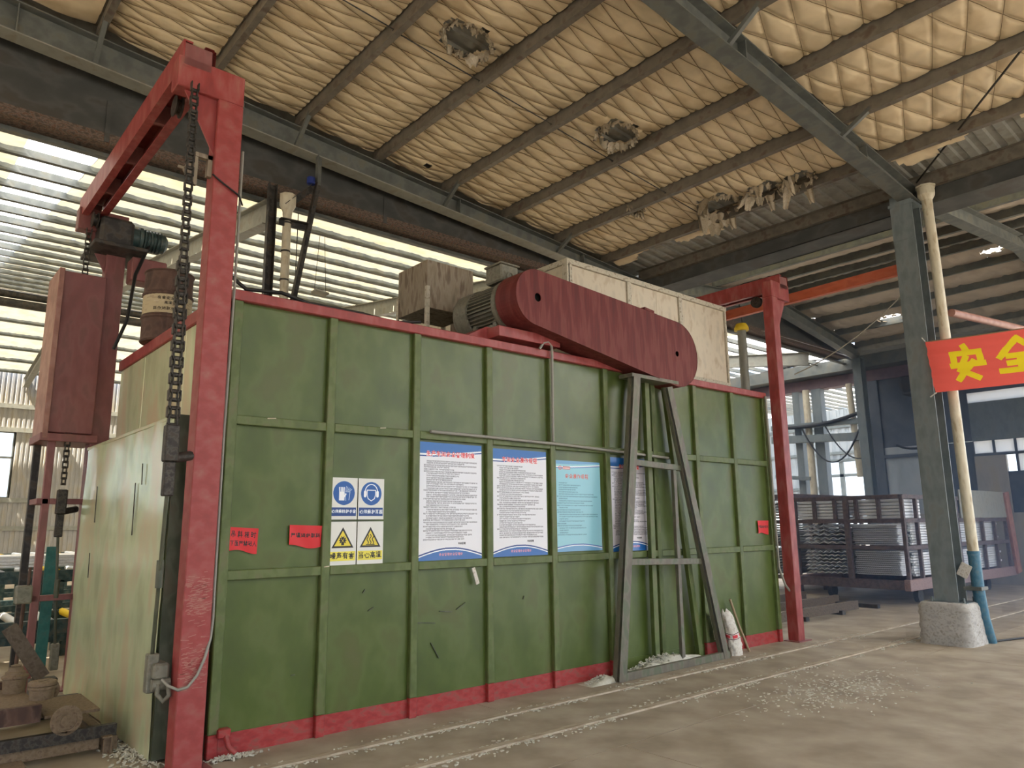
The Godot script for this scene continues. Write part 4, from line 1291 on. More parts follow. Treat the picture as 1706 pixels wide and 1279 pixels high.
func poster_img(tint: Color, title: String, title_col: Color, lines: int, seed_: int, pale: bool) -> Image:
	var W := 288; var H := 424
	var img := Image.create(W, H, false, Image.FORMAT_RGB8)
	img.fill(tint)
	var b1 := Color(0.10, 0.22, 0.50); var b2 := Color(0.16, 0.40, 0.68)
	if pale: b1 = Color(0.30, 0.42, 0.66); b2 = Color(0.42, 0.62, 0.78)
	for x in W:
		var u := float(x) / W
		var top := (36.0 if not pale else 26.0) * (0.55 + 0.45 * cos((u - 0.1) * 2.2)) + (10.0 if not pale else 4.0)
		var bot := H - (14.0 + (30.0 if not pale else 20.0) * sin(PI * clampf(u * 0.9 + 0.05, 0, 1)))
		img.fill_rect(Rect2i(x, 0, 1, int(top * (0.9 if not pale else 0.6))), b2)
		img.fill_rect(Rect2i(x, int(top * 0.95), 1, 5), Color(0.95, 0.96, 0.97))
		img.fill_rect(Rect2i(x, int(top * 0.95) + 5, 1, 4), b1)
		img.fill_rect(Rect2i(x, int(bot), 1, 5), b1)
		img.fill_rect(Rect2i(x, int(bot) + 5, 1, 4), Color(0.95, 0.96, 0.97))
		img.fill_rect(Rect2i(x, int(bot) + 9, 1, H), b2)
	var n := title.length()
	var sz := 208.0 / n
	sz = minf(sz, 22.0)
	var ty := 30.0 if not pale else 62.0
	if not pale: words(img, title, (W - n * sz * 1.08) / 2 + 1, ty + 1, sz, 4.0, Color(0.95, 0.9, 0.9))
	words(img, title, (W - n * sz * 1.08) / 2, ty, sz, 2.3, title_col)
	if pale:
		img.fill_rect(Rect2i(60, 28, 44, 14), Color(0.75, 0.42, 0.40))
		for k in 5: words(img, "全", 62 + k * 8, 31, 8, 1.2, Color(0.95, 0.9, 0.88))
		for k in 14: stroke(img, Vector2(44, 35) + Vector2(cos(k * 0.45), sin(k * 0.45)) * 8, Vector2(44, 35) + Vector2(cos(k * 0.45 + 0.45), sin(k * 0.45 + 0.45)) * 8, 3, Color(0.80, 0.3, 0.28))
	# body print too small to read in the photograph: rows of short marks
	var rg := RandomNumberGenerator.new(); rg.seed = seed_
	var ink := Color(0.20, 0.19, 0.20) if not pale else Color(0.22, 0.34, 0.40)
	var y0 := 66.0 if not pale else 104.0
	var step := (H - 52.0 - y0 - 16.0) / lines
	for k in lines:
		var y := y0 + k * step
		var x := 22.0 + (12.0 if rg.randf() < 0.7 else 0.0)
		var end := W - 24.0 if rg.randf() < 0.45 else rg.randf_range(0.45, 0.85) * W
		if pale and rg.randf() < 0.3: end = x + 50
		while x < end:
			var cw := 5.0
			img.fill_rect(Rect2i(int(x), int(y), 4, 1), ink.lerp(tint, rg.randf() * 0.5))
			img.fill_rect(Rect2i(int(x), int(y) + 2, 4, 1), ink.lerp(tint, rg.randf() * 0.6))
			img.fill_rect(Rect2i(int(x) + rg.randi() % 4, int(y), 1, 5), ink.lerp(tint, rg.randf() * 0.5))
			if rg.randf() < 0.6: img.fill_rect(Rect2i(int(x), int(y) + 4, 4, 1), ink.lerp(tint, rg.randf() * 0.5))
			x += cw + (2.0 if rg.randf() < 0.06 else 0.0)
	for k in 9 if not pale else 0: words(img, "安全管理"[k % 4], 92 + k * 12, H - 26, 11, 1.6, Color(0.85, 0.55, 0.62))
	if not pale: words(img, "车间管理", 178, H - 62, 8, 1.2, ink)
	return img

func build_notices():
	var white := Color(0.88, 0.88, 0.90)
	var red := Color(0.80, 0.14, 0.16)
	var list := [
		[1.525, 1.125, 0.63, 0.93, "生产车间安全管理制度", white, red, 38, 1, false, "tall white rules poster with blue wave top, next to the pictogram signs"],
		[2.275, 1.13, 0.63, 0.915, "车间安全操作规程", white, red, 36, 2, false, "tall white rules poster with blue wave top, just left of the light blue poster"],
		[2.985, 1.15, 0.635, 0.83, "安全操作规程", Color(0.56, 0.77, 0.82), Color(0.82, 0.36, 0.28), 24, 3, true, "light blue poster with an orange-red title between the white posters"],
		[3.745, 1.13, 0.63, 0.915, "车间安全制度", Color(0.80, 0.78, 0.80), red, 40, 4, false, "tall white rules poster half hidden behind the green trestle leg"],
	]
	for q in list:
		var o := lone("wall_poster", plate(q[2], q[3]), printed(poster_img(q[5], q[4], q[6], q[7], q[8], q[9]), 0.22), q[10], "poster", "rule posters on the furnace wall")
		o.position = V(q[0], q[1], -0.026)
	# four pictogram signs
	for k in 4:
		var W := 120; var H := 168
		var img := Image.create(W, H, false, Image.FORMAT_RGB8)
		img.fill(Color(0.85, 0.85, 0.82))
		var bl := Color(0.07, 0.33, 0.62)
		if k < 2:
			var circ := PackedVector2Array()
			for i in 40: circ.append(Vector2(60, 62) + Vector2(cos(PI2 * i / 40), sin(PI2 * i / 40)) * 48)
			fill_poly(img, circ, bl)
			var wh := Color(0.93, 0.94, 0.95)
			if k == 0:      # a pair of gloves
				img.fill_rect(Rect2i(38, 56, 24, 36), wh)
				for f in 4: stroke(img, Vector2(41 + f * 6, 60), Vector2(39 + f * 7, 40), 5, wh)
				stroke(img, Vector2(60, 78), Vector2(68, 66), 6, wh)
				for f in 5: stroke(img, Vector2(66 + f * 4, 58), Vector2(70 + f * 6, 34 + f * 3), 1.8, wh)
				stroke(img, Vector2(64, 62), Vector2(68, 92), 2, wh); stroke(img, Vector2(86, 58), Vector2(82, 90), 2, wh)
				for f in 3: stroke(img, Vector2(44 + f * 6, 56), Vector2(44 + f * 6, 42), 1.2, bl)
			else:           # a head with ear muffs
				var face := PackedVector2Array([Vector2(38, 46), Vector2(82, 46), Vector2(82, 66), Vector2(76, 84), Vector2(60, 94), Vector2(44, 84), Vector2(38, 66)])
				fill_poly(img, face, wh)
				var inner := PackedVector2Array()
				for p in face: inner.append((p - Vector2(60, 68)) * 0.84 + Vector2(60, 68))
				fill_poly(img, inner, bl)
				for i in 14:
					var a := PI + PI * i / 14.0
					stroke(img, Vector2(60, 58) + Vector2(cos(a) * 30, sin(a) * 34), Vector2(60, 58) + Vector2(cos(a + 0.24) * 30, sin(a + 0.24) * 34), 4, wh)
				stroke(img, Vector2(31, 56), Vector2(31, 72), 12, wh); stroke(img, Vector2(89, 56), Vector2(89, 72), 12, wh)
			img.fill_rect(Rect2i(4, 120, 112, 34), Color(0.06, 0.24, 0.50))
			words(img, ["必须戴防护手套", "必须戴护耳器"][k], 7, 128, 14.5 if k == 0 else 17.0, 2.0, Color(0.95, 0.95, 0.95))
		else:
			var ye := Color(0.86, 0.78, 0.22)
			for q in [[0.0, Color(0.05, 0.05, 0.05)], [7.5, ye]]:
				fill_poly(img, PackedVector2Array([Vector2(60, 22 + q[0] * 1.7), Vector2(108 - q[0] * 1.5, 102 - q[0]), Vector2(12 + q[0] * 1.5, 102 - q[0])]), q[1])
			var bk := Color(0.06, 0.06, 0.06)
			if k == 2:      # a burst of noise by a head
				var star := PackedVector2Array()
				for i in 20: star.append(Vector2(60, 73) + Vector2(cos(PI2 * i / 20), sin(PI2 * i / 20)) * (18 if i % 2 == 0 else 11))
				fill_poly(img, star, bk)
				stroke(img, Vector2(52, 66), Vector2(66, 80), 2, ye); stroke(img, Vector2(66, 66), Vector2(56, 80), 2, ye)
				img.fill_rect(Rect2i(54, 84, 12, 8), bk)
			else:           # rising heat
				for f in 3:
					for i in 12:
						var y := 52.0 + i * 3.0
						stroke(img, Vector2(48 + f * 12 + 3.5 * sin(i * 0.75), y), Vector2(48 + f * 12 + 3.5 * sin(i * 0.75 + 0.75), y + 3), 3.2, bk)
				img.fill_rect(Rect2i(40, 90, 40, 3), bk)
			img.fill_rect(Rect2i(3, 116, 114, 36), Color(0.88, 0.83, 0.30))
			words(img, ["噪声有害", "当心高温"][k - 2], 7, 120, 25, 2.7, Color(0.05, 0.05, 0.05))
		var o := lone("pictogram_sign", plate(0.216, 0.305 if k > 1 else 0.30), printed(img, 0.35), ["blue circle sign with a pair of white gloves", "blue circle sign with a head wearing ear muffs", "yellow triangle warning sign with a noise burst", "yellow triangle warning sign with three rising heat waves"][k], "sign", "pictogram signs on the furnace wall")
		o.position = V(0.765 + (k % 2) * 0.224, 1.445 if k < 2 else 1.125, -0.012 + 0.001 * k)
	# red paper labels
	for q in [[0.032, 1.245, 0.185, 0.155, ["吊料框时", "下面严禁站人"], -0.03, "red paper label with two lines of black writing, nearest the red hoist post"], [0.44, 1.265, 0.235, 0.145, ["严谨进炉取料"], -0.02, "red paper label with one line of black writing, left of the pictogram signs"], [6.33, 1.26, 0.22, 0.155, ["严谨进炉取料"], 0.0, "small red paper label at the far end of the furnace wall"]]:
		var img := Image.create(160, 110, false, Image.FORMAT_RGB8)
		img.fill(Color(0.80, 0.12, 0.14))
		var rows: Array = q[4]
		var col := Color(0.06, 0.03, 0.03)
		if rows.size() == 2:
			words(img, rows[0], 6, 16, 30, 3.2, col, 1.28)
			words(img, rows[1], 4, 60, 24, 2.8, col, 1.06)
		else:
			words(img, rows[0], 8, 40, 23, 2.8, col, 1.08)
		var g := []
		for a in 7:
			var row := PackedVector3Array()
			for c in 11:
				var u := c / 10.0; var v := 1.0 - a / 6.0
				var torn := 0.03 * sin(u * 5.0 + q[0] * 3.0) if a == 6 else 0.0
				row.append(V(u * q[2], v * q[3] + u * q[5] * 0.4 + torn * 0.4, 0.002 * sin(u * 9.0 + v * 4.0) + (0.012 * pow(u, 6.0) * v)))
			g.append(row)
		var s := S()
		s.sheet(g)
		var o := lone("paper_label", s, printed(img, 0.5), q[6], "label", "red paper labels on the furnace wall")
		o.position = V(q[0] + 0.035, q[1], -0.022)
	# conduits on the wall
	var c1 := S()
	c1.tube([V(2.80, 2.99, 0.03), V(2.84, 3.05, 0.04), V(2.90, 3.07, 0.04), V(2.945, 3.03, 0.04), V(2.95, 2.95, 0.04), V(2.95, 2.14, 0.03)], 0.013, 8)
	lone("conduit", c1, M.wire, "thin grey conduit dropping from the furnace top edge to the middle rail", "conduit")
	var c2 := S()
	c2.tube([V(1.6, 2.135, 0.025), V(2.3, 2.13, 0.025), V(3.1, 2.12, 0.025), V(4.64, 2.075, 0.025)], 0.014, 8)
	lone("conduit", c2, M.wire, "thin grey conduit running along the rail above the posters", "conduit")
	var c3 := S()
	c3.tube([V(-0.02, 4.0, 0.03), V(-0.02, 3.0, 0.03), V(-0.03, 2.0, 0.03), V(-0.035, 1.0, 0.05), V(-0.05, 0.85, 0.10), V(-0.075, 0.74, 0.15), V(-0.11, 0.63, 0.175), V(-0.15, 0.54, 0.18), V(-0.20, 0.48, 0.18), V(-0.25, 0.47, 0.175), V(-0.29, 0.49, 0.12), V(-0.31, 0.52, 0.06)], 0.009, 7)
	lone("conduit", c3, M.wire, "thin cable conduit down the near hoist post, curling to the door clamp", "conduit")
	var c4 := S()
	c4.tube([V(6.66, 2.95, 0.03), V(6.67, 1.6, 0.03), V(6.68, 0.85, 0.03), V(6.74, 0.65, 0.06), V(6.86, 0.48, 0.12)], 0.014, 8)
	lone("conduit", c4, M.wire, "white cable conduit down the far end of the furnace wall", "conduit")


# the trestle that props the belt guard
func build_stand():
	var t := thing("trestle_stand", "grey-green steel trestle propping the belt guard's lower end against the furnace wall", "stand")
	for q in [[V(3.98, 2.86, 0.17), V(3.56, 0.0, 0.2), 0.1], [V(4.5, 2.80, 0.17), V(5.24, 0.0, 0.17), 0.085]]:
		var s := S()
		beam(s, poly_c(q[2] * 0.5, q[2], 0.006), q[0], q[1], V(1, 0, 0))
		bar(s, q[0] + V(0, 0, 0.028), q[1] + V(0, 0, 0.028), q[2], 0.006, V(0, 0, 1))
		put("front_leg", s, M.stand, t)
	for q in [[V(4.1, 2.86, 0.035), V(3.72, 0.0, 0.035)], [V(4.62, 2.85, 0.035), V(5.0, 0.0, 0.035)], [V(4.3, 2.86, 0.035), V(4.28, 0.0, 0.035)]]:
		var s := S()
		bar(s, q[0], q[1], 0.07, 0.05, V(0, 0, 1), 0.004)
		put("rear_leg", s, M.green_frame, t)
	var mid := S()
	bar(mid, V(4.58, 2.0, 0.13), V(4.56, 0.0, 0.14), 0.05, 0.04, V(0, 0, 1), 0.003)
	put("middle_post", mid, M.stand, t)
	for q in [[V(3.73, 1.04, 0.16), V(4.99, 1.0, 0.14)], [V(3.87, 1.99, 0.15), V(4.74, 1.96, 0.13)]]:
		var s := S()
		bar(s, q[0], q[1], 0.045, 0.06, Vector3.UP, 0.003)
		put("cross_bar", s, M.stand, t)
	var ba := S()
	bar(ba, V(3.54, 0.035, 0.2), V(5.3, 0.035, 0.17), 0.05, 0.07, Vector3.UP, 0.004)
	put("base_bar", ba, M.stand, t)
	var tp := S()
	tp.span(V(3.9, 2.84, 0.02), V(4.66, 2.88, 0.2), 0.004)
	put("head_plate", tp, M.stand, t)
	heap("debris", V(4.3, 0, 0.09), 0.75, 0.09, 0.15, 420, "pale heap of chips and dust inside the trestle's foot frame")
	heap("debris", V(3.42, 0, 0.1), 0.2, 0.08, 0.06, 160, "small pale heap of chips at the trestle's left foot")
	# woven sacks and a stick beside the trestle
	for q in [[V(5.5, 0, 0.13), 0.47, 0.11, "upright white woven sack with a red printed band, right of the trestle"], [V(5.3, 0.17, 0.06), 0.28, 0.06, "crumpled white sack wedged behind the trestle's right leg"]]:
		var s := S()
		var g := []
		var fn := FastNoiseLite.new(); fn.seed = int(q[1] * 100); fn.frequency = 3.0
		for i in 15:
			var v := i / 14.0
			var row := PackedVector3Array()
			for j in 25:
				var a := PI2 * j / 24.0
				var r: float = q[2] * (0.95 - 0.25 * v) * (1.0 if v < 0.9 else 1.0 - (v - 0.9) * 7.0) * (1.0 + 0.35 * fn.get_noise_2d(cos(a) * 2.0 + v * 3.0, sin(a) * 2.0 + v))
				if i == 0: r *= 0.9
				row.append(q[0] + V(cos(a) * r * 0.95 - 0.13 * v * v * q[1] / 0.47, q[1] * v + 0.02 * sin(a * 2.0) * v, sin(a) * r * 0.62 - 0.02 * v))
			g.append(row)
		g.reverse()
		s.sheet(g)
		var o := lone("woven_sack", s, M.sack, q[3], "sack", "white sacks by the trestle")
		if q[1] > 0.4:
			var bnd := []
			for i in 3:
				var row := PackedVector3Array()
				for j in 25:
					var p: Vector3 = g[7 + i][j]
					var ce := V(q[0].x - 0.06, p.y, q[0].z)
					row.append(p + (p - ce).normalized() * 0.003)
				bnd.append(row)
			var bs := S(); bs.sheet(bnd)
			var img := Image.create(192, 48, false, Image.FORMAT_RGB8)
			img.fill(Color(0.83, 0.81, 0.77))
			img.fill_rect(Rect2i(0, 2, 192, 5), Color(0.35, 0.12, 0.14)); img.fill_rect(Rect2i(0, 41, 192, 5), Color(0.35, 0.12, 0.14))
			for k in 5: img.fill_rect(Rect2i(12 + k * 36, 12, 24, 24), Color(0.78, 0.25, 0.28))
			put("printed_band", bs, printed(img, 0.8), o)
	var k := S()
	k.tube([V(5.78, 0.0, 0.12), V(5.70, 0.28, 0.06), V(5.62, 0.56, 0.02)], 0.014, 8)
	lone("wooden_stick", k, M.wood, "wooden stick leaning on the furnace wall beside the white sack", "stick")

# ============================== right side ==============================
func build_right_column():
	var t := thing("support_column", "tall blue-grey steel column on a rough concrete block at the right", "column")
	var c := S()
	c.prism(poly_i(0.26, 0.27, 0.012, 0.016), Transform3D(Basis(V(0, 0, 1), V(1, 0, 0), V(0, 1, 0)), V(7.99, 0.45, 1.43)), 5.05)
	put("shaft", c, M.steel_blue, t)
	var bp := S()
	bp.span(V(7.80, 0.45, 1.24), V(8.2, 0.47, 1.66), 0.003)
	for q in [[7.84, 1.28], [8.15, 1.28], [7.84, 1.62], [8.15, 1.62]]: bp.tube([V(q[0], 0.46, q[1]), V(q[0], 0.52, q[1])], 0.014, 6)
	put("base_plate", bp, M.steel_blue, t)
	var hp := S()
	hp.span(V(7.84, 5.36, 1.28), V(8.14, 5.40, 1.58)); hp.span(V(7.845, 4.9, 1.30), V(7.85, 5.36, 1.56))
	put("cap_plate", hp, M.steel_blue, t)
	# rough cast foot
	var g := []
	var fn := FastNoiseLite.new(); fn.seed = 8; fn.frequency = 5.0
	var s := S()
	for i in 15:
		var v := i / 12.0
		var row := PackedVector3Array()
		for j in 49:
			var a := PI2 * j / 48.0
			var d := V(cos(a), 0, sin(a))
			var k := 1.0 / pow(pow(absf(d.x), 7.0) + pow(absf(d.z), 7.0), 1.0 / 7.0)
			var vv := minf(v, 1.0)
			var sh := (1.0 if i < 13 else 0.84 if i == 13 else 0.0) * (1.0 - 0.02 * vv - (0.05 if i == 12 else 0.0))
			var n := 0.022 * fn.get_noise_3d(d.x * k, vv * 2.0, d.z * k) + 0.012 * fn.get_noise_3d(d.x * 5.0, vv * 7.0, d.z * 5.0)
			row.append(V(7.985, 0.455 * vv * (1.0 + n * 0.6) + (0.012 if i > 12 else 0.0), 1.42) + d * ((0.285 + n) * k * sh))
		g.append(row)
	g.reverse()
	s.sheet(g)
	lone("concrete_block", s, M.concrete, "rough concrete block cast round the foot of the right column", "block")
	# downpipe with its hopper, in two colours
	var p := thing("downpipe", "cream plastic downpipe with a blue lower end beside the right column", "pipe")
	var u := S()
	u.tube([V(7.98, 5.38, 1.70), V(8.02, 4.6, 1.70), V(8.06, 2.6, 1.70), V(8.08, 0.95, 1.70)], 0.058, 16)
	put("upper_pipe", u, M.pvc, p)
	var lo := S()
	lo.tube([V(8.08, 1.0, 1.70), V(8.09, 0.6, 1.70), V(8.14, 0.3, 1.70), V(8.28, 0.0, 1.70)], 0.064, 16)
	put("lower_pipe", lo, M.pvc_blue, p)
	var h := S()
	h.lathe([Vector2(0.05, -0.2), Vector2(0.065, -0.2), Vector2(0.065, -0.08), Vector2(0.105, -0.01), Vector2(0.105, 0.09), Vector2(0.12, 0.09), Vector2(0.12, 0.11), Vector2(0.0, 0.11)], Transform3D(Basis.IDENTITY, V(7.98, 5.45, 1.70)), 8)
	put("hopper", h, M.pvc, p)
	for y in [1.02, 3.1]:
		var r := S()
		r.lathe([Vector2(0.058, -0.02), Vector2(0.068, -0.02), Vector2(0.068, 0.02), Vector2(0.058, 0.02)], Transform3D(Basis.IDENTITY, V(8.055 if y > 2 else 8.078, y, 1.70)), 16)
		put("collar", r, M.pvc if y > 2 else M.pvc_blue, p)
	var cl := S()
	cl.span(V(7.98, 0.60, 1.58), V(8.2, 0.64, 1.77), 0.004)
	put("pipe_clamp", cl, M.steel, p)
	var bz := S()
	bz.tube([V(8.28, 3.95, 1.72), V(11.9, 4.2, 1.9)], 0.05, 10)
	lone("brace_pipe", bz, M.pink, "pinkish brace pipe slanting behind the red banner", "pipe")
	var sc := S()
	sc.box(V(8.02, 0.82, 1.6), V(0.02, 0.16, 0.12), Basis(V(1, 0, 0), 0.5), 0.004)
	lone("tape_scrap", sc, M.sack, "torn pale plastic scrap tied low on the right column", "tape")


func build_banner():
	var W := 768; var H := 192
	var img := Image.create(W, H, false, Image.FORMAT_RGB8)
	img.fill(Color(0.94, 0.40, 0.36))
	var ye := Color(0.96, 0.86, 0.16)
	glyph(img, "安", 62, 24, Vector2(108, 134), 20, ye, true)
	glyph(img, "全", 200, 20, Vector2(118, 134), 20, ye, true)
	glyph(img, "生", 340, 16, Vector2(112, 134), 20, ye, true)
	glyph(img, "产", 478, 16, Vector2(112, 134), 20, ye, true)
	var g := []
	for i in 17:
		var v := i / 16.0
		var row := PackedVector3Array()
		for j in 49:
			var u := j / 48.0
			row.append(V(7.815 - 0.02 * sin(u * 9.0 + v) + 0.010 * sin(v * 14.0 + u * 4.0) - 0.012 * sin(v * 31.0 - u * 9.0) * (1.0 - 0.5 * u), lerpf(3.53, 2.87 + 0.03 * (1.0 - u), v) - 0.14 * u * (1.0 - u) * (1.0 - v) - 0.05 * u * (1 - u), 1.545 + u * 2.75 + (0.05 * v * (1.0 - u))))
		g.append(row)
	var s := S()
	s.sheet(g)
	var m := printed(img, 0.75)
	m.cull_mode = BaseMaterial3D.CULL_DISABLED
	m.backlight_enabled = true
	m.backlight = Color(0.8, 0.8, 0.8)
	var o := lone("cloth_banner", s, m, "red cloth banner with large yellow characters hung from the right column", "banner")
	var hem := S()
	var line := []
	for j in 49: line.append(g[0][j] + V(0, 0.006, 0))
	hem.tube(line, 0.006, 5)
	put("hem_cord", hem, M.wood, o)
	var tie := S()
	tie.tube([V(7.82, 3.53, 1.55), V(7.845, 3.6, 1.50)], 0.006, 5); tie.tube([V(7.82, 2.9, 1.6), V(7.845, 2.86, 1.52)], 0.008, 5)
	put("tie_cord", tie, M.white, o)


# zigzag slab: LAYERS extruded aluminium sections lying along x, ends towards -x
func zigzag(w: float, n: int, amp: float, th: float, length: float) -> ArrayMesh:
	var p := PackedVector2Array()
	for i in n * 2 + 1: p.append(Vector2(w * i / (n * 2.0) - w / 2, amp if i % 2 == 1 else 0.0))
	for i in range(n * 2, -1, -1): p.append(Vector2(w * i / (n * 2.0) - w / 2, (amp if i % 2 == 1 else 0.0) - th))
	var s := S()
	s.prism(p, Transform3D(Basis(V(0, 0, 1), V(0, 1, 0), V(1, 0, 0)), Vector3.ZERO), length)
	return s.mesh()

func flat_stack(w: float, length: float, h: float) -> ArrayMesh:
	var s := S()
	s.prism(poly_r(w, h), Transform3D(Basis(V(0, 0, 1), V(0, 1, 0), V(1, 0, 0)), Vector3.ZERO), length)
	return s.mesh()

func build_carts():
	var x0 := 11.4; var x1 := 16.5; var z0 := -2.3; var z1 := -0.38
	var c := thing("basket_cart", "long steel basket cart stacked with aluminium sections on the right of the floor", "cart")
	var fr := S()
	for z in [z0, z1]: fr.span(V(x0 - 0.1, 0.26, z - 0.05), V(x1 + 0.2, 0.44, z + 0.05), 0.006)
	put("side_beam", fr, M.pale_beam, c)
	for x in [x0, 13.0, 14.7, x1]:
		var s := S(); s.span(V(x - 0.05, 0.27, z0), V(x + 0.05, 0.42, z1))
		put("cross_beam", s, M.rack, c)
	for q in [[0.95, 0.07], [1.40, 0.07], [1.80, 0.07]]:
		for z in [z0, z1]:
			var s := S(); s.span(V(x0, q[0] - q[1] / 2, z - 0.03), V(x1, q[0] + q[1] / 2, z + 0.03), 0.004)
			put("rail", s, M.rack, c)
		var e := S(); e.span(V(x0 - 0.03, q[0] - q[1] / 2, z0), V(x0 + 0.03, q[0] + q[1] / 2, z1), 0.004)
		put("end_rail", e, M.rack, c)
	for x in [x0, 11.95, 12.55, 13.15, 13.8, 14.45, 15.1, 15.8, x1]:
		for z in [z0, z1]:
			var s := S(); s.span(V(x - 0.03, 0.42, z - 0.03), V(x + 0.03, 1.82, z + 0.03), 0.004)
			put("post", s, M.rack, c)
	for z in [-1.33]:
		var s := S(); s.span(V(x0 - 0.035, 0.42, z - 0.045), V(x0 + 0.03, 1.82, z + 0.045), 0.004)
		put("end_post", s, M.rack, c)
	for k in 4:
		var s := S()
		var z := lerpf(z0, z1, (k + 1) / 5.0)
		s.span(V(x0 - 0.03, 1.42, z - 0.03), V(x0 + 0.03, 1.8, z + 0.03), 0.004)
		put("end_post", s, M.rack, c)
	for x in [12.2, 15.6]:
		for z in [z0 + 0.2, z1 - 0.2]:
			var s := S()
			s.lathe([Vector2(0, -0.04), Vector2(0.12, -0.04), Vector2(0.12, 0.04), Vector2(0, 0.04)], Transform3D(Basis(V(1, 0, 0), PI / 2), V(x, 0.13, z)), 16)
			put("wheel", s, M.iron, c)
	var sp := S()
	sp.span(V(13.9, 1.44, z1 + 0.03), V(16.5, 1.97, z1 + 0.05), 0.003)
	put("side_sheet", sp, M.steel_pale, c)
	var en := S()
	bar(en, V(16.75, 0.3, z1 + 0.06), V(16.55, 1.97, z1 + 0.06), 0.26, 0.06, V(0, 0, 1), 0.006)
	put("end_stay", en, M.pink, c)
	# bundles of sections: [z centre, base y, width, zigzags, amplitude, layers, pitch]
	var names2 := ["lower bundle of zigzag aluminium sections in the cart's left column", "lower bundle of fine aluminium sections beside the cart's front corner", "middle bundle of coarse zigzag aluminium sections in the cart's left column", "middle bundle of fine aluminium sections near the cart's front corner"]
	var k2 := 0
	for q in [[-1.82, 0.49, 0.78, 7, 0.032, 7, 0.06], [-0.90, 0.50, 0.76, 22, 0.014, 12, 0.034], [-1.82, 1.01, 0.78, 5, 0.04, 5, 0.072], [-0.90, 1.00, 0.76, 26, 0.012, 11, 0.032]]:
		var b := thing("profile_bundle", names2[k2], "bundle", V(0, 0, 0), "bundles of aluminium sections on the basket cart")
		var ms := zigzag(q[2], q[3], q[4], 0.009, 4.8)
		for i in q[5]:
			var o := put("aluminium_profile", ms, M.alu, b)
			o.position = V(x0 + 0.06 + rng.randf() * 0.05, q[1] + i * q[6], q[0] + rng.randf_range(-0.015, 0.015))
		k2 += 1
	# cross-laid sections on the top tier and long flat stacks seen from the side
	var ct := thing("profile_bundle", "top bundle of bright flat aluminium sections laid across the cart", "bundle", Vector3.ZERO, "bundles of aluminium sections on the basket cart")
	for i in 6:
		var s := S(); s.span(V(x0 + 0.05, 1.44 + i * 0.055, z0 + 0.04), V(x0 + 0.9, 1.485 + i * 0.055, z1 - 0.06), 0.006)
		put("aluminium_profile", s, M.alu, ct)
	for lv in [0.47, 0.99]:
		var b := thing("profile_bundle", "%s stack of flat aluminium sections along the cart's floor side" % ("lower" if lv < 0.6 else "upper"), "bundle", Vector3.ZERO, "bundles of aluminium sections on the basket cart")
		for i in 9:
			var s := S()
			s.span(V(x0 + 0.35 + rng.randf() * 0.1, lv + i * 0.044, z1 - 0.09 - rng.randf() * 0.02), V(15.9 + rng.randf() * 0.3, lv + 0.036 + i * 0.044, z1 - 0.05), 0.005)
			put("aluminium_profile", s, M.alu, b)
	# a second cart further back, mostly hidden
	var d := thing("basket_cart", "second basket cart behind the first, seen past the far red hoist frame", "cart")
	for q in [[12.6, -2.95], [12.6, -4.2], [15.5, -2.95], [15.5, -4.2], [13.6, -2.95], [14.6, -2.95]]:
		var s := S(); s.span(V(q[0] - 0.035, 0.0, q[1] - 0.035), V(q[0] + 0.035, 1.95, q[1] + 0.035))
		put("post", s, M.rack, d)
	for y in [0.3, 0.95, 1.4, 1.92]:
		for z in [-2.95, -4.2]:
			var s := S(); s.span(V(12.5, y - 0.04, z - 0.03), V(15.6, y + 0.04, z + 0.03))
			put("rail", s, M.rack, d)
		var e := S(); e.span(V(12.57, y - 0.04, -4.2), V(12.63, y + 0.04, -2.95))
		put("end_rail", e, M.rack, d)
	for lv in [[0.38, 9, 0.055, 0.016], [1.02, 7, 0.05, 0.02], [1.48, 6, 0.06, 0.024]]:
		var b := thing("profile_bundle", "%s bundle of fine aluminium sections on the second cart" % ["lowest", "middle", "topmost"][0 if lv[0] < 0.5 else 1 if lv[0] < 1.2 else 2], "bundle", Vector3.ZERO, "bundles of aluminium sections on the second cart")
		var ms := zigzag(1.1, 14, lv[3], 0.009, 2.8)
		for i in lv[1]:
			put("aluminium_profile", ms, M.alu, b).position = V(12.66, lv[0] + i * lv[2], -3.57)
	# transfer track lying on the floor before the carts
	var tr := thing("transfer_track", "low steel channel track on the floor between the furnace and the carts", "track")
	for q in [[-0.75, 7.4, 10.3], [-1.4, 7.5, 11.0], [-2.1, 7.5, 11.2]]:
		var s := S()
		beam(s, poly_c(0.07, 0.13, 0.01), V(q[1], 0.10, q[0]), V(q[2], 0.10, q[0]))
		put("channel", s, M.dusty_iron, tr)
	for x in [7.55, 8.6, 9.7, 10.9]:
		var s := S(); s.span(V(x - 0.05, 0, -2.2), V(x + 0.05, 0.06, -0.7))
		put("sleeper", s, M.dark, tr)


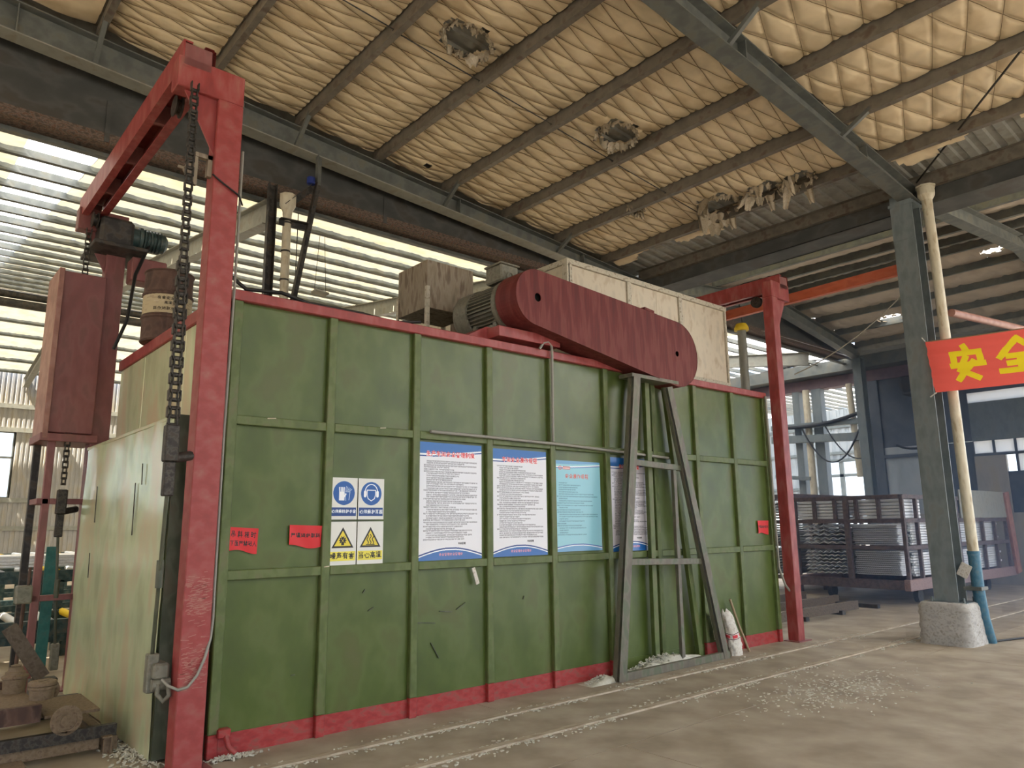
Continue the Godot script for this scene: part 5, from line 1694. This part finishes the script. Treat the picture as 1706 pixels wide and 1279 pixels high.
func build_right_background():
	var X := 17.3
	var w := tag(Node3D.new(), "dark blue-grey sheet wall with a band of dusty windows behind the carts", "wall", "", "structure") as Node3D
	w.name = "wall_right"
	add_child(w, true)
	var sp := func(called: String, y0: float, y1: float, z0: float, z1: float, m: Material, th := 0.08, dx := 0.0):
		var s := S(); s.span(V(X - dx, y0, z0), V(X + th, y1, z1), 0.004)
		put(called, s, m, w)
	sp.call("head_beam", 4.9, 5.18, -12.0, 5.0, M.gable, 0.3, 0.05)
	sp.call("eaves_gutter", 5.19, 5.5, -12.0, 9.0, M.steel, 0.3, 0.5)
	sp.call("eaves_soffit", 5.5, 5.62, -3.2, 9.0, M.sheet, 0.3, 1.0)
	sp.call("dark_panel", 3.18, 4.9, -3.45, -1.05, M.navy)
	sp.call("dark_post", 0.0, 4.9, -3.50, -3.02, M.navy, 0.3, 0.05)
	sp.call("pale_panel", 1.55, 3.18, -3.02, -2.0, M.wall_blue)
	sp.call("window_rail", 2.92, 3.0, -3.02, -1.9, M.navy, 0.05, 0.06)
	sp.call("pale_panel", 0.0, 1.55, -3.02, 1.1, M.wall)
	sp.call("dark_panel", 4.28, 4.9, -1.05, 1.1, M.navy)
	sp.call("bright_strip", 4.05, 4.28, -1.05, 0.15, M.frost, 0.02)
	sp.call("dark_panel", 4.05, 4.28, 0.15, 1.1, M.navy)
	sp.call("grey_panel", 3.16, 4.05, -1.05, 1.1, M.steel_blue)
	sp.call("window_mullion", 1.55, 3.16, -2.0, -1.05, M.navy)
	sp.call("pale_panel", 1.55, 2.82, -1.05, -0.42, M.wall, 0.08, 0.03)
	sp.call("dark_panel", 1.55, 2.45, -0.42, 1.1, M.navy)
	for k in 6:
		var z := -1.05 + k * 0.42
		sp.call("window_mullion", 2.45, 3.16, z - 0.025, z + 0.025, M.navy, 0.06, 0.02)
		if k < 5: sp.call("pane", 2.82 if k < 2 else 2.45, 3.16, z + 0.025, z + 0.395, M.frost, 0.008)
	sp.call("window_rail", 2.82, 2.88, -1.05, 1.1, M.navy, 0.06, 0.03)
	sp.call("gate_post", 0.0, 4.9, 1.1, 1.3, M.navy, 0.2, 0.05)
	# far shed end wall with a bright opening
	var f := tag(Node3D.new(), "pale blue ribbed sheet wall with a bright opening, far off beyond the carts", "wall", "", "structure") as Node3D
	f.name = "wall_far"
	add_child(f, true)
	var fs := S()
	ribbed(fs, V(26, 0, -7.4), V(0, 0, 1), V(0, 1, 0), 4.4, 5.6, 0.28, 0.04, V(-1, 0, 0))
	ribbed(fs, V(26, 0, -22.4), V(0, 0, 1), V(0, 1, 0), 13.3, 5.6, 0.28, 0.04, V(-1, 0, 0))
	ribbed(fs, V(26, 3.6, -9.1), V(0, 0, 1), V(0, 1, 0), 1.7, 2.0, 0.28, 0.04, V(-1, 0, 0))
	put("wall_sheet", fs, M.wall_blue, f)
	for y in [2.6, 3.9, 4.9]:
		var s := S(); s.span(V(25.9, y, -22.4), V(25.98, y + 0.1, -9.1)); s.span(V(25.9, y if y > 3 else 3.62, -9.1), V(25.98, (y if y > 3 else 3.62) + 0.1, -3.0))
		put("wall_girt", s, M.steel_blue, f)
	var mu := S(); mu.span(V(25.95, 0, -8.35), V(26.05, 3.6, -8.2)); mu.span(V(25.95, 3.05, -9.1), V(26.05, 3.15, -7.4))
	put("window_mullion", mu, M.steel_blue, f)
	# posts, pipe and beams in the opening
	for q in [[-5.2, 0.2, "nearer the far red hoist frame"], [-4.62, 0.26, "just right of the cream pipe"]]:
		var s := S(); s.span(V(X - 0.1, 0, q[0] - q[1] / 2), V(X + 0.15, 4.9, q[0] + q[1] / 2), 0.01)
		lone("steel_column", s, M.steel_blue, "dark blue steel post in the bright opening, " + q[2], "column", "", "structure")
	var p := S()
	p.tube([V(X - 0.12, 0, -4.88), V(X - 0.12, 4.9, -4.88)], 0.09, 12)
	lone("downpipe", p, M.pvc, "cream pipe between two dark posts in the far opening", "pipe")
	var p2 := S()
	p2.tube([V(X - 0.12, 2.5, -3.62), V(X - 0.12, 4.9, -3.70)], 0.08, 12)
	lone("downpipe", p2, M.pvc, "cream pipe hanging at the dark wall's left edge", "pipe")
	for q in [[V(X - 0.2, 3.62, -5.9), V(X - 0.2, 3.50, -3.4), 0.2, "upper"], [V(X - 0.2, 3.95, -5.9), V(X - 0.2, 3.9, -3.4), 0.14, "higher, thinner"], [V(X - 0.2, 2.62, -5.9), V(X - 0.2, 2.52, -4.9), 0.1, "short lower"]]:
		var s := S(); bar(s, q[0], q[1], q[2], q[2], Vector3.UP, 0.005)
		lone("cross_beam", s, M.steel_blue, "%s dark beam crossing the bright far opening" % q[3], "beam", "", "structure")
	# drooping cables
	var n := 0
	for q in [[V(X - 0.3, 3.9, -5.0), V(X - 0.3, 3.7, -3.45), 0.9, "cable drooping deepest in the far opening"], [V(X - 0.3, 4.0, -4.4), V(X - 0.3, 3.0, -3.3), 0.4, "cable looping beside the dark wall's edge"], [V(X - 0.3, 3.95, -5.7), V(X - 0.3, 4.1, -3.4), 0.12, "thick cable run along the beam in the far opening"], [V(X - 0.3, 3.2, -2.6), V(X - 0.3, 3.25, -1.7), 0.14, "cable sagging across the pale panel of the dark wall"], [V(7.3, 3.3, 0.1), V(7.9, 4.2, 1.3), 0.1, "thin pale cable rising from the far hoist frame to the column"]]:
		var pts := []
		for i in 13:
			var u := i / 12.0
			pts.append(q[0].lerp(q[1], u) + V(0, -q[2] * 4.0 * u * (1.0 - u), 0))
		var s := S(); s.tube(pts, [0.022, 0.018, 0.05, 0.03, 0.008][n], 6)
		lone("hanging_cable", s, M.wire if n == 4 else M.cable, "dark " + q[3] if n < 4 else q[3], "cable")
		n += 1
	# drive motor high on the wall
	var mo := thing("wall_motor", "dark electric motor high on the dark wall beside the column", "motor", V(X - 0.35, 4.62, -2.0))
	var b := S()
	b.lathe([Vector2(0, 0), Vector2(0.16, 0), Vector2(0.2, 0.06), Vector2(0.2, 0.6), Vector2(0.15, 0.68), Vector2(0, 0.68)], Transform3D(Basis(V(1, 0, 0), PI / 2), V(0, 0, -0.3)), 18)
	put("motor_body", b, M.dark, mo)
	var br := S(); br.span(V(-0.2, -0.26, -0.25), V(0.36, -0.2, 0.4), 0.01)
	put("mount_plate", br, M.dark, mo)
	# equipment on the far red frame's roof end
	var bl := S()
	bl.lathe([Vector2(0, -0.12), Vector2(0.3, -0.12), Vector2(0.3, 0.12), Vector2(0, 0.12)], Transform3D(Basis(V(1, 0, 0), PI / 2), V(6.3, 3.32, -1.9)), 24)
	bl.span(V(6.1, 3.0, -2.1), V(6.5, 3.1, -1.7), 0.01)
	lone("blower", bl, M.navy, "round dark blue blower on the furnace roof inside the far hoist frame", "blower")
	var yp := thing("vent_pipe", "grey vent pipe with a yellow cap beyond the far hoist frame", "pipe", V(11.0, 4.75, -2.9))
	var yb := S(); yb.tube([V(0, -1.2, 0), V(0, 0.42, 0)], 0.085, 12)
	put("pipe_body", yb, M.steel_pale, yp)
	var yh := S(); yh.tube([V(0.12, 0.2, 0), V(0.12, 1.1, -0.1)], 0.012, 6); yh.tube([V(0.0, 0.2, 0), V(0.14, 0.2, 0)], 0.012, 6)
	put("hanger_rod", yh, M.dark, yp)
	var yc := S(); yc.lathe([Vector2(0, 0.52), Vector2(0.1, 0.52), Vector2(0.14, 0.44), Vector2(0.14, 0.38), Vector2(0, 0.38)], Transform3D.IDENTITY, 12)
	put("cap", yc, M.yellow, yp)
	# pipe lattice on the head beam
	var la := thing("pipe_rack", "dark lattice of pipes and brackets on the beam beyond the far hoist frame", "rack")
	for q in [[V(16.9, 5.5, -6.0), V(16.9, 5.75, -3.0)], [V(16.9, 5.55, -5.6), V(16.9, 6.0, -5.0)], [V(16.9, 5.55, -4.6), V(16.9, 6.05, -4.0)], [V(16.9, 5.6, -3.8), V(16.9, 5.9, -3.0)], [V(16.9, 5.5, -5.2), V(16.9, 6.3, -5.15)]]:
		var s := S(); s.tube([q[0], q[1]], 0.05, 8)
		put("pipe", s, M.dark, la)
	# a second gas hose on the near floor joint
	var ho := S()
	ho.tube([V(8.34, 0.012, 1.72), V(9.0, 0.012, 1.9), V(9.8, 0.012, 1.75), V(11.0, 0.012, 2.1)], 0.012, 6)
	lone("floor_cable", ho, M.cable, "thin dark cable lying on the floor by the blue pipe foot", "cable")

# ============================== left corner and small things ==============================
func build_left_corner():
	# rail frame lying before the door
	var t := thing("rail_frame", "dusty steel rail frame on the floor in front of the furnace door", "frame")
	for z in [-0.6, -1.75]:
		var s := S()
		beam(s, poly_c(0.05, 0.07, 0.008), V(-3.2, 0.135, z), V(-0.37, 0.135, z))
		put("rail", s, M.iron, t)
		var w := S()
		w.span(V(-3.2, 0.03, z - 0.05), V(-0.46, 0.1, z - 0.02), 0.004)
		put("side_plank", w, M.clay, t)
	for x in [-0.40, -1.3, -2.2]:
		var s := S()
		beam(s, poly_c(0.06, 0.12, 0.008), V(x, 0.05, -0.55), V(x, 0.05, -1.8))
		put("sleeper", s, M.clay, t)
	var lg := S()
	lg.span(V(-0.44, 0.0, -0.66), V(-0.36, 0.10, -0.6), 0.004)
	put("foot", lg, M.clay, t)
	# trolley
	var c := thing("furnace_trolley", "dusty red-beamed trolley on a spoked wheel standing on the rail frame", "trolley")
	var b := S()
	beam(b, poly_c(0.05, 0.1, 0.008), V(-3.0, 0.275, -0.72), V(-0.78, 0.275, -0.72))
	put("side_beam", b, M.drum, c)
	var b2 := S()
	beam(b2, poly_c(0.05, 0.08, 0.008), V(-3.0, 0.33, -1.45), V(-0.86, 0.33, -1.45))
	put("side_beam", b2, M.drum, c)
	var pl := S()
	pl.span(V(-0.76, 0.235, -1.3), V(-0.45, 0.255, -0.72), 0.003)
	put("deck_plate", pl, M.clay, c)
	for q in [[-0.66, -0.63], [-0.6, -1.72], [-2.4, -0.63], [-2.4, -1.72]]:
		var s := S()
		s.lathe([Vector2(0, -0.035), Vector2(0.03, -0.035), Vector2(0.03, -0.02), Vector2(0.06, -0.02), Vector2(0.06, -0.03), Vector2(0.088, -0.03), Vector2(0.088, -0.018), Vector2(0.076, -0.018), Vector2(0.076, 0.03), Vector2(0, 0.03)], Transform3D(Basis(V(1, 0, 0), -PI / 2), V(q[0], 0.235, q[1])), 24)
		put("wheel", s, M.clay, c)
	var ax := S()
	ax.tube([V(-0.66, 0.235, -0.66), V(-0.6, 0.235, -1.72)], 0.02, 8)
	put("axle", ax, M.iron, c)
	var dk := S()
	dk.span(V(-3.0, 0.31, -1.42), V(-0.8, 0.325, -0.74))
	put("deck", dk, M.clay, c)
	# clay-coloured pots on the trolley
	for q in [[V(-0.86, 0.325, -1.28), 0.075, 0.16, "brown dusty lidded pot on the trolley, farther from the wheel", true], [V(-0.755, 0.325, -0.92), 0.078, 0.11, "brown dusty ribbed pot on the trolley, above the wheel", false]]:
		var r: float = q[1]; var h: float = q[2]
		var s := S()
		var pr := [Vector2(0, 0), Vector2(r * 0.86, 0), Vector2(r * 0.95, h * 0.55)]
		if q[4]: pr += [Vector2(r * 1.06, h * 0.58), Vector2(r * 1.06, h * 0.66), Vector2(r * 0.8, h * 0.72), Vector2(r * 0.8, h * 0.82), Vector2(r * 0.62, h * 0.86), Vector2(r * 0.55, h), Vector2(0, h)]
		else: pr += [Vector2(r * 1.04, h * 0.58), Vector2(r * 1.04, h * 0.72), Vector2(r * 0.97, h * 0.74), Vector2(r * 1.05, h * 0.78), Vector2(r * 1.05, h * 0.94), Vector2(r * 0.95, h), Vector2(r * 0.3, h * 0.98), Vector2(0, h * 0.98)]
		s.lathe(pr, Transform3D(Basis.IDENTITY, q[0]), 28)
		var o := lone("dusty_pot", s, M.clay, q[3], "pot", "brown pots on the trolley")
		var k := S()
		if q[4]: k.lathe([Vector2(0, h), Vector2(r * 0.35, h), Vector2(r * 0.45, h + 0.012), Vector2(0, h + 0.02)], Transform3D(Basis.IDENTITY, q[0]), 16)
		else: k.box(q[0] + V(0, h, 0), V(r * 0.9, 0.006, 0.02), Basis(V(0, 1, 0), 0.5))
		put("lid_knob", k, M.clay, o)
	# leaning section of I-beam
	var ib := S()
	beam(ib, poly_i(0.1, 0.1, 0.01, 0.012), V(-0.60, 0.30, -1.9), V(-0.84, 0.68, -1.95), V(0, 0, 1))
	var sup := S()
	sup.span(V(-0.68, 0.0, -1.98), V(-0.5, 0.29, -1.86), 0.006)
	var lo := lone("leaning_beam", ib, M.dusty_iron, "short rusty steel beam offcut leaning up behind the pots", "beam")
	put("stand_block", sup, M.dark, lo)
	var sl := S()
	sl.span(V(-1.5, 0.0, -0.95), V(-0.87, 0.045, -0.45), 0.008)
	lone("scrap_plate", sl, M.clay, "dusty scrap plate on the floor at the lower left corner", "plate")
	heap("debris", V(-0.3, 0, -0.42), 0.16, 0.5, 0.02, 320, "pale chips scattered along the foot of the lift door")
	heap("debris", V(-0.5, 0, -1.1), 0.16, 0.4, 0.02, 180, "pale chips scattered on the rail frame before the door")
	# switch box on a post
	var sw := thing("switch_box", "small grey electrical box on a thin pole beside the red guide frame", "switch box", V(-0.66, 0, -2.75))
	var po := S(); po.tube([V(0, 0, 0), V(0.01, 0.8, 0)], 0.015, 8); po.tube([V(0.03, 0.9, 0), V(0.03, 1.08, 0)], 0.012, 8)
	put("pole", po, M.drum, sw)
	var bx := S(); bx.span(V(-0.06, 0.78, -0.05), V(0.06, 0.93, 0.05), 0.01)
	put("box_body", bx, M.motor, sw)
	# roller conveyors of the shed behind
	for q in [[-4.1, 0.5, "low green roller conveyor just behind the guide frame"], [-5.6, 0.92, "green roller conveyor behind the guide frame, first of the tall conveyors"], [-7.8, 0.95, "green roller conveyor in the middle of the far shed"], [-10.5, 0.98, "green roller conveyor farthest back, before the ribbed wall"]]:
		var k := thing("roller_conveyor", q[2], "conveyor", V(0, 0, q[0]), "conveyors in the far shed")
		for z in [0.0, -1.0]:
			var s := S(); s.span(V(-3.5, q[1] - 0.14, z - 0.04), V(3.0, q[1], z + 0.04), 0.004)
			put("side_rail", s, M.machine, k)
			var s2 := S(); s2.span(V(-3.5, 0.28, z - 0.03), V(3.0, 0.36, z + 0.03), 0.004)
			put("lower_rail", s2, M.machine, k)
			for x in [-3.4, -2.2, -1.0, 0.1, 1.2, 2.4]:
				var l := S(); l.span(V(x - 0.04, 0, z - 0.04), V(x + 0.04, q[1] - 0.12, z + 0.04))
				put("leg", l, M.machine, k)
		for i in 22:
			var r := S(); r.tube([V(-3.3 + i * 0.28, q[1] - 0.02, 0.0), V(-3.3 + i * 0.28, q[1] - 0.02, -1.0)], 0.04, 8)
			put("roller", r, M.alu if i % 3 else M.yellow, k)
	for i in 3:
		var s := S()
		for j in 4: s.span(V(-2.4, 0.965 + j * 0.035, -5.75 - i * 0.28), V(2.0, 0.993 + j * 0.035, -5.6 - i * 0.28), 0.004)
		lone("profile_bundle", s, M.alu, "stack of flat aluminium sections on the nearest conveyor, %s" % ["front row", "middle row", "back row"][i], "bundle", "stacks of sections on the nearest conveyor")


func build_small():
	# post, hanger and downpipe behind the furnace's near part
	var st := S()
	beam(st, poly_c(0.07, 0.1, 0.01), V(1.46, 0, -3.16), V(1.46, 5.4, -3.16), V(1, 0, 0))
	lone("steel_column", st, M.dark, "slim dark post behind the furnace, left of the cream pipe", "column", "", "structure")
	var h := thing("hanger_brace", "dark bent angle brace hanging from the big rafter beside the cream pipe", "brace")
	for q in [[V(1.93, 5.86, -3.0), V(1.93, 5.5, -3.0)], [V(1.93, 5.5, -3.0), V(1.62, 3.6, -3.0)], [V(1.90, 5.5, -3.0), V(1.55, 5.12, -3.0)], [V(1.84, 4.95, -3.0), V(1.5, 4.93, -3.0)]]:
		var s := S()
		beam(s, poly_l(0.075, 0.075, 0.008), q[0], q[1], V(0, 0, 1))
		put("angle_bar", s, M.steel if q[0].y > 5.6 else M.dark, h)
	var ib := S()
	ib.lathe([Vector2(0, -0.05), Vector2(0.05, -0.04), Vector2(0.05, 0.04), Vector2(0, 0.05)], Transform3D(Basis.IDENTITY, V(1.86, 5.5, -2.96)), 10)
	put("insulator", ib, M.blue, h)
	var p := thing("downpipe", "cream plastic downpipe with a hopper behind the furnace's near part", "pipe", V(1.61, 0, -3.02))
	var pb := S(); pb.tube([V(0.03, 0, 0), V(0.0, 5.1, 0)], 0.05, 14)
	put("pipe_body", pb, M.pvc, p)
	var ph := S()
	ph.lathe([Vector2(0.05, 5.0), Vector2(0.056, 5.0), Vector2(0.06, 5.06), Vector2(0.1, 5.14), Vector2(0.1, 5.26), Vector2(0, 5.26)], Transform3D.IDENTITY, 8)
	put("hopper", ph, M.pvc, p)
	for y in [4.2, 4.55, 4.9]:
		var r := S(); r.lathe([Vector2(0.05, y), Vector2(0.054, y), Vector2(0.054, y + 0.02), Vector2(0.05, y + 0.02)], Transform3D.IDENTITY, 14)
		put("pipe_band", r, M.dark, p)
	# small pulley bracket and cable on the near hoist post
	var b := thing("pulley_bracket", "small rusty pulley bracket clamped to the near red hoist post", "bracket", V(-0.3, 3.72, 0.1))
	var s0 := S(); s0.span(V(0.02, -0.02, -0.02), V(0.05, 0.13, 0.02)); s0.span(V(-0.06, 0.1, -0.02), V(0.05, 0.13, 0.02)); s0.span(V(-0.06, -0.1, -0.015), V(-0.04, 0.12, 0.015))
	put("bracket", s0, M.rustbox, b)
	var s1 := S(); s1.lathe([Vector2(0, -0.02), Vector2(0.035, -0.02), Vector2(0.025, 0), Vector2(0.035, 0.02), Vector2(0, 0.02)], Transform3D(Basis(V(1, 0, 0), PI / 2), V(-0.09, 0.0, 0)), 14)
	s1.tube([V(-0.16, 0.0, 0.0), V(-0.05, 0.0, 0.0)], 0.01, 6)
	put("pulley", s1, M.rustbox, b)
	var wr := S()
	wr.tube([V(-0.26, 3.70, 0.17), V(-0.2, 3.66, 0.175), V(-0.08, 3.60, 0.175), V(-0.02, 3.58, 0.08)], 0.006, 6)
	lone("wire", wr, M.cable, "thin dark wire wrapped round the near red hoist post", "wire")
	# loose cable on the top edge
	var lc := S()
	lc.tube([V(-0.02, 3.13, -0.1), V(0.1, 3.04, -0.08), V(0.35, 3.06, -0.06), V(0.55, 3.01, -0.03), V(1.0, 3.02, -0.05), V(1.3, 3.015, -0.1), V(1.55, 3.05, -0.06)], 0.014, 7)
	lone("loose_cable", lc, M.cable, "black cable lying loose along the furnace's top edge", "cable")
	var cb := S()
	cb.tube([V(0.1, 4.2, -2.8), V(-0.05, 3.8, -2.6), V(-0.12, 3.3, -2.45), V(-0.2, 3.02, -2.5)], 0.016, 7)
	lone("loose_cable", cb, M.cable, "black cable dropping from the winch to the furnace roof", "cable")
	# high bay floodlight far back under the white roof
	var f := thing("floodlight", "small unlit floodlight hung far back under the white roof", "lamp", V(2.85, 4.72, -4.66))
	var fh := S(); fh.box(Vector3.ZERO, V(0.22, 0.035, 0.16), Basis(V(0, 0, 1), -0.1), 0.01)
	put("lamp_housing", fh, M.steel_pale, f)
	for x in [-0.09, 0.09]:
		var w := S(); w.tube([V(x, 0.01, 0), V(x * 0.4, 0.9, 0)], 0.004, 5)
		put("suspension_wire", w, M.cable, f)
	var hw := S()
	hw.tube([V(2.0, 5.44, -3.6), V(2.0, 3.0, -3.6)], 0.006, 5)
	lone("wire", hw, M.cable, "thin dark wire hanging behind the furnace, left of the floodlight", "wire")
	# broom-swept grit along the rails
	var fn := FastNoiseLite.new(); fn.seed = 3; fn.frequency = 0.7
	var g := S()
	for i in 2600:
		var z: float = [0.36, 0.44, 0.94, 1.03][i % 4] + rng.randfn(0, 0.035)
		var x := rng.randf_range(-0.2, 8.0)
		if fn.get_noise_2d(x, z * 3.0) < -0.12: continue
		g.box(V(x, 0.004, z), V(rng.randf_range(0.008, 0.03), rng.randf_range(0.003, 0.008), rng.randf_range(0.005, 0.014)), Basis(V(0, 1, 0), rng.randf() * 6.0))
	for i in 500:
		g.box(V(4.6 + rng.randfn(0, 0.55), 0.003, 1.65 + rng.randfn(0, 0.22)), V(rng.randf_range(0.006, 0.03), 0.005, rng.randf_range(0.005, 0.014)), Basis(V(0, 1, 0), rng.randf() * 6.0))
	lone("grit", g, M.debris, "pale grit scattered along the two floor rails", "grit", "", "stuff")


# bluish fog added to imitate veiling glare before the dark wall
func build_haze():
	var f := FogVolume.new()
	f.name = "haze"
	f.shape = RenderingServer.FOG_VOLUME_SHAPE_BOX
	f.size = V(9.0, 5.0, 9.0)
	f.position = V(12.6, 2.5, -2.6)
	var m := FogMaterial.new()
	m.density = 0.05
	m.albedo = Color(0.72, 0.84, 1.0)
	f.material = m
	add_child(f)
	tag(f, "thin bluish haze added for lens glare between the furnace's far end and the dark wall", "haze", "", "stuff")
